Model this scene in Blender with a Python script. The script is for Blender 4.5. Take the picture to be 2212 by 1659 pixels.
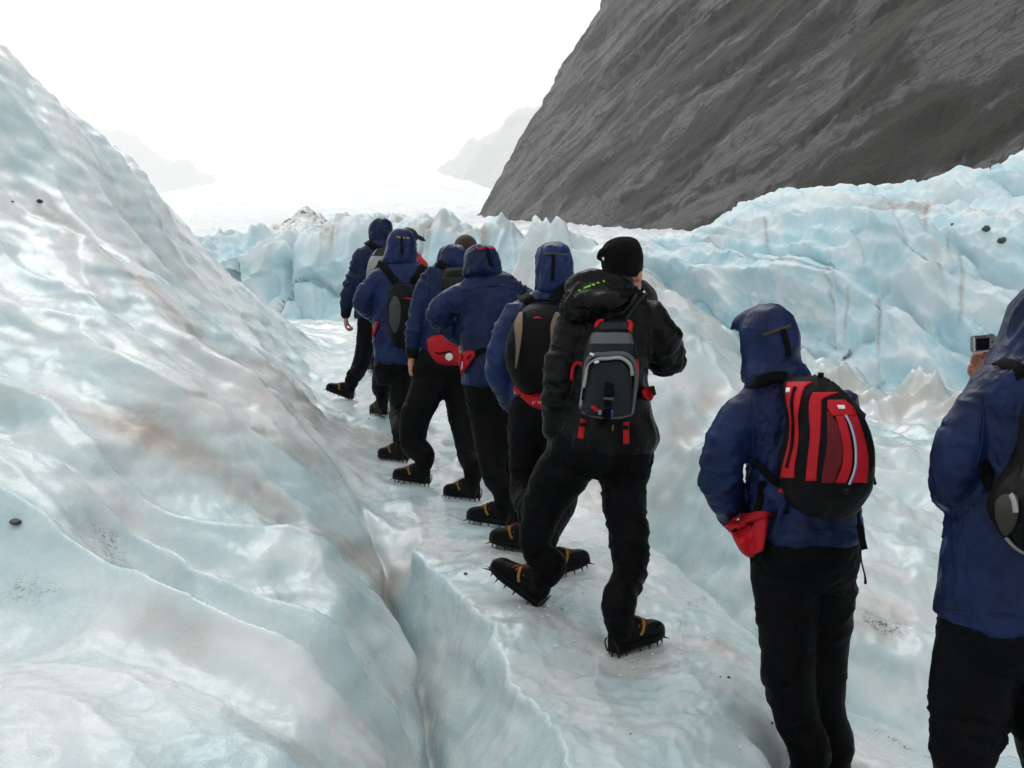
import bpy, bmesh, math, random
import numpy as np
from mathutils import Vector, Matrix, Quaternion
from mathutils.bvhtree import BVHTree

random.seed(7); RNG = np.random.default_rng(7)
for o in list(bpy.data.objects): bpy.data.objects.remove(o)
S = bpy.context.scene

# ------------------------------------------------------------------ camera
F = 2170.0; CU, CV = 1106.0, 829.5           # focal length and centre, in units of a 2212 px wide picture
PITCH = math.atan((829.5 - 700.0) / F)       # looking slightly down
CAM = np.array([0.0, 0.0, 1.6])
cd = bpy.data.cameras.new('camera'); cam = bpy.data.objects.new('camera', cd); S.collection.objects.link(cam)
cam.location = CAM; cam.rotation_euler = (math.pi/2 - PITCH, 0, 0)
cd.sensor_width = 36; cd.lens = 36*F/2212; cd.clip_start = 0.05; cd.clip_end = 20000
S.camera = cam

# ------------------------------------------------------------------ sky, sun, exposure
SUN_EL, SUN_AZ = math.radians(48), math.radians(-12)   # ahead of the camera, a little to the left
w = bpy.data.worlds.new('World'); S.world = w; w.use_nodes = True
nt = w.node_tree; nt.nodes.clear()
sky = nt.nodes.new('ShaderNodeTexSky'); sky.sky_type = 'NISHITA'; sky.sun_disc = False
sky.sun_elevation = SUN_EL; sky.sun_rotation = SUN_AZ; sky.dust_density = 6; sky.air_density = 1.0
hsv = nt.nodes.new('ShaderNodeHueSaturation'); hsv.inputs['Saturation'].default_value = 0.12
mixs = nt.nodes.new('ShaderNodeMix'); mixs.data_type = 'RGBA'; mixs.inputs['Factor'].default_value = 0.72
mixs.inputs['B'].default_value = (10.6, 10.7, 10.9, 1)     # even cloud cover over the clear-sky light
bg = nt.nodes.new('ShaderNodeBackground'); bg.inputs['Strength'].default_value = 0.105
wo = nt.nodes.new('ShaderNodeOutputWorld')
nt.links.new(sky.outputs[0], hsv.inputs['Color']); nt.links.new(hsv.outputs[0], mixs.inputs['A'])
tcs = nt.nodes.new('ShaderNodeTexCoord'); cn = nt.nodes.new('ShaderNodeTexNoise'); cn.inputs['Scale'].default_value = 1.6; cn.inputs['Detail'].default_value = 3
nt.links.new(tcs.outputs['Generated'], cn.inputs['Vector'])
cr0 = nt.nodes.new('ShaderNodeMapRange'); cr0.inputs['From Min'].default_value = .3; cr0.inputs['From Max'].default_value = .7; cr0.inputs['To Min'].default_value = .86; cr0.inputs['To Max'].default_value = 1.08
nt.links.new(cn.outputs['Fac'], cr0.inputs['Value'])                       # soft unevenness of the cloud, the same all round
cm = nt.nodes.new('ShaderNodeVectorMath'); cm.operation = 'SCALE'; nt.links.new(mixs.outputs['Result'], cm.inputs[0]); nt.links.new(cr0.outputs[0], cm.inputs['Scale'])
nt.links.new(cm.outputs[0], bg.inputs['Color']); nt.links.new(bg.outputs[0], wo.inputs['Surface'])
sd = bpy.data.lights.new('sun', 'SUN'); sd.energy = 1.5; sd.angle = math.radians(24); sd.color = (1, .97, .93)
sun = bpy.data.objects.new('sun', sd); S.collection.objects.link(sun)
sdir = Vector((math.sin(SUN_AZ)*math.cos(SUN_EL), math.cos(SUN_AZ)*math.cos(SUN_EL), math.sin(SUN_EL)))
sun.rotation_euler = sdir.to_track_quat('Z', 'Y').to_euler(); sun.location = (0, 0, 40)
S.view_settings.view_transform = 'Standard'; S.view_settings.look = 'None'
S.view_settings.exposure = 0.17; S.view_settings.gamma = 1.0; S.view_settings.use_curve_mapping = False
S.render.engine = 'CYCLES'
cy = S.cycles; cy.max_bounces = 8; cy.diffuse_bounces = 4; cy.glossy_bounces = 3; cy.transmission_bounces = 4
cy.volume_bounces = 4; cy.use_denoising = True; cy.caustics_reflective = False; cy.caustics_refractive = False
cy.use_adaptive_sampling = True; cy.adaptive_threshold = 0.02

# ------------------------------------------------------------------ helpers
def P(u, v, Y):
    """world point on the ray of picture point (u, v) at world distance y = Y from the camera"""
    dx = (u-CU)/F; dy = (CV-v)/F
    c, s = math.cos(PITCH), math.sin(PITCH)
    wy = c + dy*s; wz = -s + dy*c
    k = Y/wy
    return np.array([dx*k, Y, CAM[2] + wz*k])

_perm = np.random.default_rng(3).permutation(256).astype(np.int32); _perm = np.concatenate([_perm, _perm, _perm])
_g2 = np.stack([np.cos(np.arange(256)*2.399963), np.sin(np.arange(256)*2.399963)], 1)
_g3 = np.random.default_rng(5).normal(size=(256, 3)); _g3 /= np.linalg.norm(_g3, axis=1)[:, None]
def n2(x, y, seed=0):
    x = np.asarray(x, float) + seed*17.13; y = np.asarray(y, float) + seed*31.7
    xi = np.floor(x).astype(np.int64); yi = np.floor(y).astype(np.int64); xf = x-xi; yf = y-yi
    u = xf*xf*xf*(xf*(xf*6-15)+10); v = yf*yf*yf*(yf*(yf*6-15)+10)
    def g(a, b):
        h = _perm[(_perm[(xi+a) & 255] + yi + b) & 255]
        return _g2[h, 0]*(xf-a) + _g2[h, 1]*(yf-b)
    r0 = g(0, 0)*(1-u) + g(1, 0)*u; r1 = g(0, 1)*(1-u) + g(1, 1)*u
    return (r0*(1-v) + r1*v)*1.5
def n3(x, y, z, seed=0):
    x = np.asarray(x, float) + seed*17.13; y = np.asarray(y, float) + seed*31.7; z = np.asarray(z, float) + seed*7.3
    xi = np.floor(x).astype(np.int64); yi = np.floor(y).astype(np.int64); zi = np.floor(z).astype(np.int64)
    xf = x-xi; yf = y-yi; zf = z-zi
    u = xf*xf*(3-2*xf); v = yf*yf*(3-2*yf); t = zf*zf*(3-2*zf)
    def g(a, b, c):
        h = _perm[(_perm[(_perm[(xi+a) & 255] + yi + b) & 255] + zi + c) & 255]
        return _g3[h, 0]*(xf-a) + _g3[h, 1]*(yf-b) + _g3[h, 2]*(zf-c)
    def pl(c):
        r0 = g(0, 0, c)*(1-u) + g(1, 0, c)*u; r1 = g(0, 1, c)*(1-u) + g(1, 1, c)*u
        return r0*(1-v) + r1*v
    return (pl(0)*(1-t) + pl(1)*t)*1.5
def fbm2(x, y, o=4, seed=0, gain=.5):
    r = 0; a = 1; f = 1
    for i in range(o):
        r = r + a*n2(x*f, y*f, seed+i); a *= gain; f *= 2.03
    return r
def fbm3(x, y, z, o=4, seed=0, gain=.5):
    r = 0; a = 1; f = 1
    for i in range(o):
        r = r + a*n3(x*f, y*f, z*f, seed+i); a *= gain; f *= 2.03
    return r
_wr = np.random.default_rng(9).random((256, 4))
def worley(x, y, seed=0):
    """nearest and second distance to scattered points, with two random numbers of the nearest cell and the offset from its point"""
    x = np.asarray(x, float)+seed*13.7; y = np.asarray(y, float)+seed*5.9; xi = np.floor(x).astype(np.int64); yi = np.floor(y).astype(np.int64)
    f1 = np.full(np.shape(x), 9.); f2 = f1.copy(); r1 = 0*f1; r2 = 0*f1; ox = 0*f1; oy = 0*f1
    for a in (-1, 0, 1):
        for b in (-1, 0, 1):
            h = _perm[(_perm[(xi+a) & 255] + yi + b) & 255]; px = x-xi-a-_wr[h, 0]; py = y-yi-b-_wr[h, 1]; d = np.hypot(px, py)
            m = d < f1; f2 = np.where(m, f1, np.minimum(f2, d)); f1 = np.where(m, d, f1)
            r1 = np.where(m, _wr[h, 2], r1); r2 = np.where(m, _wr[h, 3], r2); ox = np.where(m, px, ox); oy = np.where(m, py, oy)
    return f1, f2, r1, r2, ox, oy
def cups(x, y, seed=0):
    """melt cups: hollow at each point, ridged where cells meet (0 in the hollow, about 1 on the rim)"""
    f1 = worley(x, y, seed)[0]; return np.minimum(f1*1.35, 1.15)**2
def sstep(a, b, x):
    t = np.clip((x-a)/(b-a), 0, 1); return t*t*(3-2*t)
def seg_dist(px, py, line):
    """distance to a polyline in plan, the signed side (+ right of its direction) and the position along it"""
    best = np.full(np.shape(px), 1e9); side = np.zeros(np.shape(px)); along = np.zeros(np.shape(px)); acc = 0
    for (x0, y0), (x1, y1) in zip(line[:-1], line[1:]):
        dx, dy = x1-x0, y1-y0; L = math.hypot(dx, dy)
        t = np.clip(((px-x0)*dx + (py-y0)*dy)/(L*L), 0, 1)
        d = np.hypot(px-x0-t*dx, py-y0-t*dy); m = d < best
        best = np.where(m, d, best); side = np.where(m, np.sign((px-x0)*dy - (py-y0)*dx), side)
        along = np.where(m, acc+t*L, along); acc += L
    return best, side, along

def new_obj(name, me, mat=None, parent=None, kind=None, smooth=True):
    o = bpy.data.objects.new(name, me); S.collection.objects.link(o)
    if mat is not None and not me.materials: me.materials.append(mat)
    if parent is not None: o.parent = parent
    if kind: o['kind'] = kind
    return o
def tag(o, label, cat, group=None):
    o['label'] = label; o['category'] = cat
    if group: o['group'] = group
    return o
def mesh_np(name, V, Fq, smooth=True):
    """mesh from arrays; Fq is (n,4) or (n,3)"""
    me = bpy.data.meshes.new(name); V = np.ascontiguousarray(V, np.float32); Fq = np.ascontiguousarray(Fq, np.int32)
    k = Fq.shape[1]
    me.vertices.add(len(V)); me.vertices.foreach_set('co', V.ravel())
    me.loops.add(Fq.size); me.loops.foreach_set('vertex_index', Fq.ravel())
    me.polygons.add(len(Fq)); me.polygons.foreach_set('loop_start', np.arange(0, Fq.size, k, dtype=np.int32))
    me.update(calc_edges=True); me.validate()
    me.polygons.foreach_set('use_smooth', np.full(len(me.polygons), smooth)); me.update()
    return me
def grid_faces(nr, nc, wrap=False):
    r = np.arange(nr-1)[:, None]; c = np.arange(nc if wrap else nc-1)[None, :]
    c1 = (c+1) % nc
    return np.stack([r*nc+c, r*nc+c1, (r+1)*nc+c1, (r+1)*nc+c], -1).reshape(-1, 4)
def set_attr(me, name, val):
    a = me.attributes.new(name, 'FLOAT', 'POINT'); a.data.foreach_set('value', np.ascontiguousarray(val, np.float32).ravel())

# ------------------------------------------------------------------ node material helper
class NM:
    def __init__(s, name):
        s.m = bpy.data.materials.new(name); s.m.use_nodes = True; s.t = s.m.node_tree; s.t.nodes.clear()
        s.out = s.n('ShaderNodeOutputMaterial'); s.b = s.n('ShaderNodeBsdfPrincipled'); s.l(s.b.outputs[0], s.out.inputs['Surface'])
    def n(s, t, **k):
        x = s.t.nodes.new(t)
        for a, b in k.items(): setattr(x, a, b)
        return x
    def l(s, a, b): s.t.links.new(a, b)
    def put(s, node, sock, v):
        i = node.inputs[sock]
        if hasattr(v, 'is_output'): s.l(v, i)
        else: i.default_value = v
    def coord(s, which='Object', scale=None, rot=None):
        c = s.n('ShaderNodeTexCoord').outputs[which]
        if scale is None and rot is None: return c
        m = s.n('ShaderNodeMapping'); s.l(c, m.inputs['Vector'])
        if scale: m.inputs['Scale'].default_value = scale
        if rot: m.inputs['Rotation'].default_value = rot
        return m.outputs[0]
    def noise(s, vec, scale, detail=4, rough=.55, dist=0, color=False):
        x = s.n('ShaderNodeTexNoise'); s.l(vec, x.inputs['Vector']); x.inputs['Scale'].default_value = scale
        x.inputs['Detail'].default_value = detail; x.inputs['Roughness'].default_value = rough; x.inputs['Distortion'].default_value = dist
        return x.outputs['Color' if color else 'Fac']
    def ramp(s, fac, lo, hi):
        x = s.n('ShaderNodeMapRange'); x.interpolation_type = 'SMOOTHSTEP'; s.put(x, 'Value', fac)
        x.inputs['From Min'].default_value = lo; x.inputs['From Max'].default_value = hi
        return x.outputs[0]
    def math(s, op, a, b=0.0):
        x = s.n('ShaderNodeMath', operation=op); s.put(x, 0, a); s.put(x, 1, b); return x.outputs[0]
    def mix(s, fac, a, b, blend='MIX'):
        x = s.n('ShaderNodeMix', data_type='RGBA', blend_type=blend); s.put(x, 'Factor', fac)
        s.put(x, 'A', a if hasattr(a, 'is_output') else (*a, 1)); s.put(x, 'B', b if hasattr(b, 'is_output') else (*b, 1))
        return x.outputs['Result']
    def attr(s, name):
        return s.n('ShaderNodeAttribute', attribute_name=name).outputs['Fac']
    def bump(s, h, strength, dist, normal=None):
        x = s.n('ShaderNodeBump'); s.put(x, 'Height', h); x.inputs['Strength'].default_value = strength; x.inputs['Distance'].default_value = dist
        if normal is not None: s.l(normal, x.inputs['Normal'])
        return x.outputs[0]
    def set(s, **k):
        for a, v in k.items():
            s.put(s.b, a.replace('_', ' '), (*v, 1) if isinstance(v, tuple) and len(v) == 3 and 'Color' in a else v)
        return s
# ================================================================== the glacier underfoot
CREV = [(-0.14, 1.5), (-0.20, 2.6), (-0.265, 3.4), (-0.32, 3.95), (-0.42, 4.6), (-0.61, 5.2), (-0.76, 5.7), (-1.2, 6.8), (-1.5, 8.0), (-2.0, 10), (-2.7, 13)]
GULLY = [(0.55, 9.2), (0.72, 7.6), (0.95, 6.3), (1.14, 5.4), (1.40, 4.75), (1.95, 4.35), (2.7, 4.0), (4.0, 3.6)]
ctrl = [  # (u, v, Y) picture points with their distance
 # path worn by the group
 (1360,1405,4.05),(1145,1300,4.35),(1110,1195,5.0),(1230,1245,4.8),(1060,1145,5.85),(1120,1140,5.95),(885,1050,6.8),(1005,1082,6.6),
 (850,998,7.5),(825,900,8.6),(742,868,9.4),(805,802,10.3),(930,1180,5.5),(1000,1330,4.2),(1300,1320,4.35),(1450,1250,4.9),(1380,1170,5.5),
 (1780,1720,3.35),(1600,1500,3.6),(1300,1530,3.4),(1500,1640,3.1),(1200,1640,2.9),(1900,1700,3.2),(2100,1800,2.9),(1600,1400,4.1),
 (1000,940,8.2),(900,830,10),(960,780,11),
 # left side of the crevasse
 (0,1640,2.3),(300,1640,2.4),(600,1640,2.55),(800,1620,2.75),(0,1430,2.75),(300,1440,2.85),(600,1480,2.95),(760,1500,3.1),
 (0,1278,3.25),(230,1289,3.35),(430,1306,3.5),(610,1338,3.6),(735,1328,3.75),(790,1400,3.65),
 (330,1262,3.75),(500,1290,3.95),(650,1310,4.0),(0,1215,3.45),(130,1225,3.5),
 (0,1040,4.0),(150,1048,4.05),(185,1095,4.0),(300,1150,4.35),(500,1170,4.5),(700,1220,4.5),(780,1290,4.35),
 (0,900,4.75),(200,870,5.1),(360,857,5.4),(420,960,5.2),(520,1050,5.1),(650,1130,5.1),(740,1150,5.2),(760,1060,5.9),
 (0,740,5.6),(250,720,6.2),(450,800,6.5),(600,900,6.5),(690,960,6.6),
 (0,560,6.7),(200,560,7.3),(350,650,7.6),(500,740,8.0),(620,820,8.4),
 (0,330,8.2),(120,350,8.8),(250,430,9.4),(400,590,10),(550,720,10.5),(650,790,10.8),
 (0,112,9.6),(100,208,10.2),(200,288,10.8),(290,365,11.4),(350,440,11.9),(420,532,12.4),(500,612,13),(600,690,13.5),
 # beyond
 (660,742,14.5),(720,705,18),(650,700,19),(560,694,21),(760,700,22),(900,720,16),(700,760,12.5),
 # right side of the gully
 (1440,1105,6.5),(1560,1190,6.0),(1680,1270,5.6),(1860,1310,5.35),(1900,1430,4.85),(2010,1490,4.6),(2160,1600,4.2),(1850,1480,4.6),
 (1450,960,7.1),(1550,1000,6.7),(1640,1050,6.5),(1900,1180,6.1),(2000,1200,6.0),(2150,1250,5.9),(1480,850,7.7),
 (1330,600,9.0),(1400,650,8.7),(1480,712,8.4),(1560,782,8.2),(1640,850,8.1),(1700,885,8.2),
 (1900,1000,8.0),(1980,1050,7.6),(2150,1050,7.6),(1880,940,9.6),(2000,960,9.4),(2200,940,9.6),
 (1800,905,12),(2000,900,13),(2212,910,13),(1800,850,18),(2000,872,18),(2212,890,18),(1500,800,18),(1250,760,14),(1000,690,20),(1150,700,11),
]
CP = np.array([P(*c) for c in ctrl])
back = []                                            # ground falling away behind the left-hand crest
for (u, v, Y) in [(0,112,9.6),(100,208,10.2),(200,288,10.8),(290,365,11.4),(350,440,11.9),(420,532,12.4),(500,612,13)]:
    p = P(u, v, Y); d = p[:2]/np.linalg.norm(p[:2])
    back.append([p[0]+d[0]*1.6, p[1]+d[1]*1.6, p[2]-.35]); back.append([p[0]+d[0]*5, p[1]+d[1]*5, 1.5+.1*p[2]])
extra = [[-6.5,9,5.2],[-8,8,6.5],[-6,5,3.4],[-5,3,2.4],[-3,1.5,1.2],[0,.5,0],[2,.5,0],[4,1,0],[-1.4,.6,.4],[5,3,.1],[6,6,.5],[9,9,.4],[-10,13,5.5],[-9,18,2.5],[0,25,1.6],[-6,25,1.6],[12,16,.2],[14,24,.2],[4,26,.6]]
CP = np.concatenate([CP, np.array(back), np.array(extra)])
# crevasse floor and lips are carved later; the smooth sheet comes first (thin-plate spline on log-ish plan coordinates)
def warp(x, y): r = np.hypot(x, y); k = np.log1p(r)/np.maximum(r, 1e-6); return x*k*3, y*k*3
def tps_fit(pts, smooth=.004):
    X, Y = warp(pts[:, 0], pts[:, 1]); n = len(pts)
    D2 = (X[:, None]-X)**2 + (Y[:, None]-Y)**2
    K = .5*D2*np.log(D2+1e-9) + np.eye(n)*smooth
    A = np.zeros((n+3, n+3)); A[:n, :n] = K; A[:n, n:] = np.stack([np.ones(n), X, Y], 1); A[n:, :n] = A[:n, n:].T
    return X, Y, np.linalg.solve(A, np.concatenate([pts[:, 2], np.zeros(3)]))
TX, TY, TW = tps_fit(CP)
def base_z(x, y):
    sh = np.shape(x); X, Y = warp(np.ravel(x).astype(float), np.ravel(y).astype(float)); r = np.empty(len(X))
    for i in range(0, len(X), 60000):
        a, b = X[i:i+60000], Y[i:i+60000]
        D2 = ((a[:, None]-TX)**2 + (b[:, None]-TY)**2).astype(np.float32)
        r[i:i+60000] = (.5*D2*np.log(D2+1e-9)) @ TW[:-3].astype(np.float32) + TW[-3] + TW[-2]*a + TW[-1]*b
    return r.reshape(sh)
def line_x(line, y): a = np.array(sorted([(q[1], q[0]) for q in line])); return np.interp(y, a[:, 0], a[:, 1])
FOOT = {  # where each boot stands: (u, v, Y, yaw from straight ahead, toe-up pitch) for the left and the right foot
 'p1': [(750,862,9.35,-68,18),(806,801,10.2,-25,0)], 'p2': [(824,898,8.5,-30,0),(862,996,7.55,-52,0)], 'p3': [(905,1046,6.85,-62,4),(1014,1079,6.65,-55,0)],
 'p4': [(1076,1136,5.9,-62,3),(1118,1137,6.0,-40,0)], 'p5': [(1132,1192,5.05,-55,4),(1197,1247,4.8,58,10)], 'p6': [(1146,1302,4.33,-62,30),(1352,1408,4.0,52,4)],
 'p7': [(1742,1740,3.36,10,0),(1800,1722,3.5,20,0)], 'p8': [(2080,1850,2.74,-15,0),(2265,1835,2.8,5,0)], 'pr': [(868,905,9.0,-20,0),(893,905,9.1,10,0)], 'ph': [(1062,1052,7.5,-30,0),(1085,1050,7.6,0,0)]}
def foot_centre(f):
    p = P(*f[:3]); a = math.radians(f[3]); return p, p[:2]+.07*np.array([math.sin(a), math.cos(a)])
FEET = [(c[0], c[1], p[2], .17) for ff in FOOT.values() for p, c in map(foot_centre, ff)]   # level patches where boots stand: (x, y, z, radius)
def terrain(x, y, detail=True):
    z = base_z(x, y)
    left = sstep(.25, -.15, x - line_x(CREV, y))                     # 1 on the left bank
    near = np.clip(1.5/np.maximum(y, 1), 0, 1)
    # --- folds of old flow on the left bank: ridges run from far left to near right
    wx = x + .30*n2(x*.9, y*.9, 11); wy = y + .30*n2(x*.9, y*.9, 12)
    a = wx*.86 - wy*.51; b = wx*.51 + wy*.86                         # along / across the folds
    up = sstep(4.5, 8.5, y)
    f1 = 1-np.abs(n2(a*.42, b*1.35, 21)); f2 = 1-np.abs(n2(a*.95+.4*f1, b*2.7, 22)); f3 = 1-np.abs(n2(a*2.6, b*6.0, 23))
    f4 = 1-np.abs(n2(a*5.2, b*9.0, 24))
    c1 = cups(a*1.25+.2*n2(x*2, y*2, 25), b*2.1, 26); c2 = cups(a*2.6+.25*n2(x*4, y*4, 27), b*4.4, 28); c3 = cups(a*4.6+.2*n2(x*6, y*6, 29), b*8.0, 30)
    lo = 1-up; m2 = .25+.75*sstep(-.2, .35, n2(x*.8, y*.8, 24))
    z = z + left*(.30*(f1-.7) + .045*(f2-.7) + .05*(c1-.45)*(.4+.6*lo) + .020*(c2-.45)*m2 + .013*(c3-.45)*up)
    # --- right bank: melted hummocks, steeper flutes
    right = sstep(-.1, .5, seg_right(x, y))
    g1 = 1-np.abs(n2(x*.9+.3*n2(x*2, y*2, 31), y*.9, 32)); g2 = .4+.6*cups(x*1.9+.3*n2(x*3, y*3, 36), y*1.5, 33); g3 = fbm2(x*5, y*5, 3, 34)
    z = z + right*(.24*(g1-.7) + .13*(g2-.75) + .03*(cups(x*5, y*4, 37)-.45) + .014*g3)*sstep(3.5, 6, y+x)
    # --- trodden block between
    mid = (1-left)*(1-right)
    z = z + mid*(.035*fbm2(x*1.7, y*1.7, 3, 41) + .03*(cups(x*1.3+.2*n2(x*2, y*2, 45), y*1.1, 44)-.45) + .012*(cups(x*5.5, y*4.5, 46)-.45) + .006*fbm2(x*12, y*12, 4, 42))
    # --- ice fin with the spire behind the group
    spu = [(1122,10.1,690,.25),(1137,9.95,510,.34),(1158,9.75,455,.42),(1184,9.6,478,.5),(1212,9.45,462,.55),(1240,9.3,500,.6),(1300,9.0,562,.72),(1400,8.7,645,.8),(1480,8.4,705,.75),(1580,8.2,800,.5)]
    sp = [P(u, 700, Yq)[:2] for u, Yq, v, wd in spu]
    d, s, t = seg_dist(x, y, [tuple(q) for q in sp]); L = np.cumsum([0]+[float(np.linalg.norm(sp[i+1]-sp[i])) for i in range(len(sp)-1)])
    top = np.interp(t, L, [P(u, v, Yq)[2] for u, Yq, v, wd in spu])
    top = top + .05*n2(t*7, t*0+.3, 51) + .03*n2(t*17, t*0+.7, 52)
    dd = d*(1+.25*n2(t*4, z*2, 53)); hgt = np.clip(top - z, 0, 9)
    wfin = np.interp(t, L, [wd for u, Yq, v, wd in spu])*np.where(s > 0, 1.0, 1.5)
    prof = np.clip(1-dd/wfin, 0, 1)**.8
    z = z + hgt*prof*(1-.10*np.abs(n2(x*6, y*6, 54)))
    # --- heap of fallen, dirty ice at the foot of the serac wall
    d, s, t = seg_dist(x, y, [tuple(P(u, 870, Yq)[:2]) for u, Yq in ((1700,14.5),(1830,13.5),(1960,12.8),(2080,12.0),(2300,11.5))])
    z = z + np.exp(-(d/.75)**2)*(.22+.34*cups(x*1.1+.3*n2(x*2, y*2, 55), y*1.1, 56)+.14*cups(x*3.1, y*3.1, 57)+.10*fbm2(x*2, y*2, 3, 58))
    # --- crevasse between left bank and block
    d, s, t = seg_dist(x, y, CREV)
    d = d + .035*n2(t*2.2, s*3., 61)*sstep(.02, .2, d) + .022*n2(t*9, s*3.+9, 62)*sstep(.03, .2, d) + .012*n2(t*23, s*3.+4, 63)*sstep(.03, .2, d)
    dep = np.interp(t, [0, 1.1, 2.4, 3.1, 3.75, 4.3, 5.5, 7, 9, 12], [.48, .48, .48, .46, .36, .18, .10, .10, .08, 0])
    wr = np.interp(t, [0, 1.1, 1.9, 2.45, 2.75, 3.1, 3.75, 4.3, 6, 12], [.45, .40, .32, .23, .20, .15, .09, .28, .5, .6])
    wl = np.interp(t, [0, 2, 3.5, 4.7, 6, 12], [.42, .42, .42, .45, .55, .6])
    q = np.clip(1-d/np.where(s > 0, wr, wl), 0, 1)
    z = z - dep*np.where(s > 0, .35*(q*q*(3-2*q)) + .65*q**.6, .7*q**1.4 + .3*q**3) - .10*np.exp(-(d/.03)**2)*sstep(5.2, 3.8, t)
    # --- gully on the right of the block
    d, s, t = seg_dist(x, y, GULLY)
    d = d + .05*n2(t*3, s*3., 71)*sstep(.03, .2, d) + .02*n2(t*11, s*3.+9, 72)*sstep(.03, .2, d)
    dep = np.interp(t, [0, 1.5, 2.8, 3.6, 4.3, 5, 6, 8], [.25, .45, .6, .6, .5, .35, .3, .1])
    q = np.clip(1-d/np.where(s > 0, .30, .45), 0, 1)
    z = z - dep*np.where(s > 0, q**.8, q**1.1)
    if detail:                                       # melted pits and grains
        z = z + .004*fbm2(x*16, y*16, 3, 81)*(1+right) + 0
    for fx, fy, fz, fr in FEET:
        k = np.exp(-(((x-fx)**2 + (y-fy)**2)/(fr*fr))**2); z = z*(1-k) + fz*k
    return z
def seg_right(x, y): d, s, t = seg_dist(x, y, GULLY); return np.where(s < 0, d, -d)   # + on the far side of the gully
# ================================================================== ice and rock materials
def ice_material(name, white, clear, streak_axis=None, rough=.22, sss=.4, grain=1.0, dirt_amt=1.0, bmp=.28, coat=.25):
    m = NM(name); co = m.coord('Object')
    n1 = m.noise(co, .9, 5, .6, .6); n2_ = m.noise(co, 4.5, 5, .6, .3); n3_ = m.noise(co, 38*grain, 3, .6); n4 = m.noise(co, 150*grain, 2, .6)
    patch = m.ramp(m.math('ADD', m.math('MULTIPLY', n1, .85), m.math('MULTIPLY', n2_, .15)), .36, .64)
    col = m.mix(m.math('MULTIPLY', m.math('ADD', m.math('MULTIPLY', patch, .55), m.math('MULTIPLY', m.attr('white_highlight'), .45)), 1.0), clear, white)  # random patches, plus painted light: ridges go white, hollows go blue
    col = m.mix(m.math('MULTIPLY', m.ramp(n3_, .5, .75), .22), col, (.74, .76, .76))
    dirt = m.math('MULTIPLY', m.attr('dirt'), m.ramp(m.math('ADD', m.math('MULTIPLY', n2_, .8), m.math('MULTIPLY', n3_, .2)), .22, .56))
    col = m.mix(m.math('MINIMUM', m.math('MULTIPLY', dirt, dirt_amt), 1.0), col, (.37, .31, .262))
    grit = m.math('MULTIPLY', m.attr('grit'), m.ramp(m.math('ADD', m.math('MULTIPLY', n4, .5), m.math('MULTIPLY', n3_, .5)), .50, .58))
    col = m.mix(m.math('MINIMUM', grit, .92), col, (.07, .06, .05))
    h = m.math('ADD', m.math('MULTIPLY', n3_, .8), m.math('MULTIPLY', n4, .6))
    m.set(Base_Color=col, Roughness=m.math('ADD', m.math('MULTIPLY', m.ramp(n2_, .35, .65), .22), rough-.1), IOR=1.31,
          Normal=m.bump(h, bmp, .012), Coat_Weight=coat, Coat_Roughness=.12, Coat_IOR=1.33)
    if sss:
        m.set(Subsurface_Weight=sss, Subsurface_Scale=.06); m.b.inputs['Subsurface Radius'].default_value = (.35, .8, 1.0)
    return m.m
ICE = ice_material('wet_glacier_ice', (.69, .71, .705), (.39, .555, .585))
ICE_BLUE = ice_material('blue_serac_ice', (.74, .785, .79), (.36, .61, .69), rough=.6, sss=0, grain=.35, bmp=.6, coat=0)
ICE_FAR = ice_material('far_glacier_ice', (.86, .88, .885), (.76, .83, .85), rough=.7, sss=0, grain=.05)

# ================================================================== foreground glacier
NC, NR = 670, 730
ang = np.radians(np.concatenate([np.linspace(-62, -33, 90, endpoint=False), np.linspace(-33, 33, NC-180, endpoint=False), np.linspace(33, 62, 90)]))
rad = np.exp(np.linspace(math.log(.9), math.log(30), NR))
RR, AA = np.meshgrid(rad, ang, indexing='ij'); GX = RR*np.sin(AA); GY = RR*np.cos(AA)
GZ = terrain(GX, GY)
# small sideways push so that lips overhang a little and cells do not line up
DX = .02*fbm2(GX*4, GZ*6+GY, 2, 91); DY = .02*fbm2(GY*4, GZ*6+GX, 2, 92)
def hit(u, v, y0=1.6, y1=28):
    """ground point seen at picture point (u, v)"""
    Ys = np.exp(np.linspace(math.log(y0), math.log(y1), 500)); p = np.array([P(u, v, q) for q in Ys])
    g = terrain(p[:, 0], p[:, 1], False); k = np.argmax(p[:, 2] < g)
    return np.array([p[k, 0], p[k, 1], g[k]])
def ground(x, y): return float(terrain(np.array([x]), np.array([y]))[0])
dirt = np.zeros(GX.shape); grit = np.zeros(GX.shape)
def stain(pts, width, amt, arr, k=2.0):
    q = [hit(*p) for p in pts]
    d, s, t = seg_dist(GX, GY, [(a[0], a[1]) for a in q])
    d = d + .5*width*n2(GX*2.2, GY*2.2, 95) + .25*width*n2(GX*7, GY*7, 96)
    arr += .85*amt*np.exp(-np.abs(d/width)**k)
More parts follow.
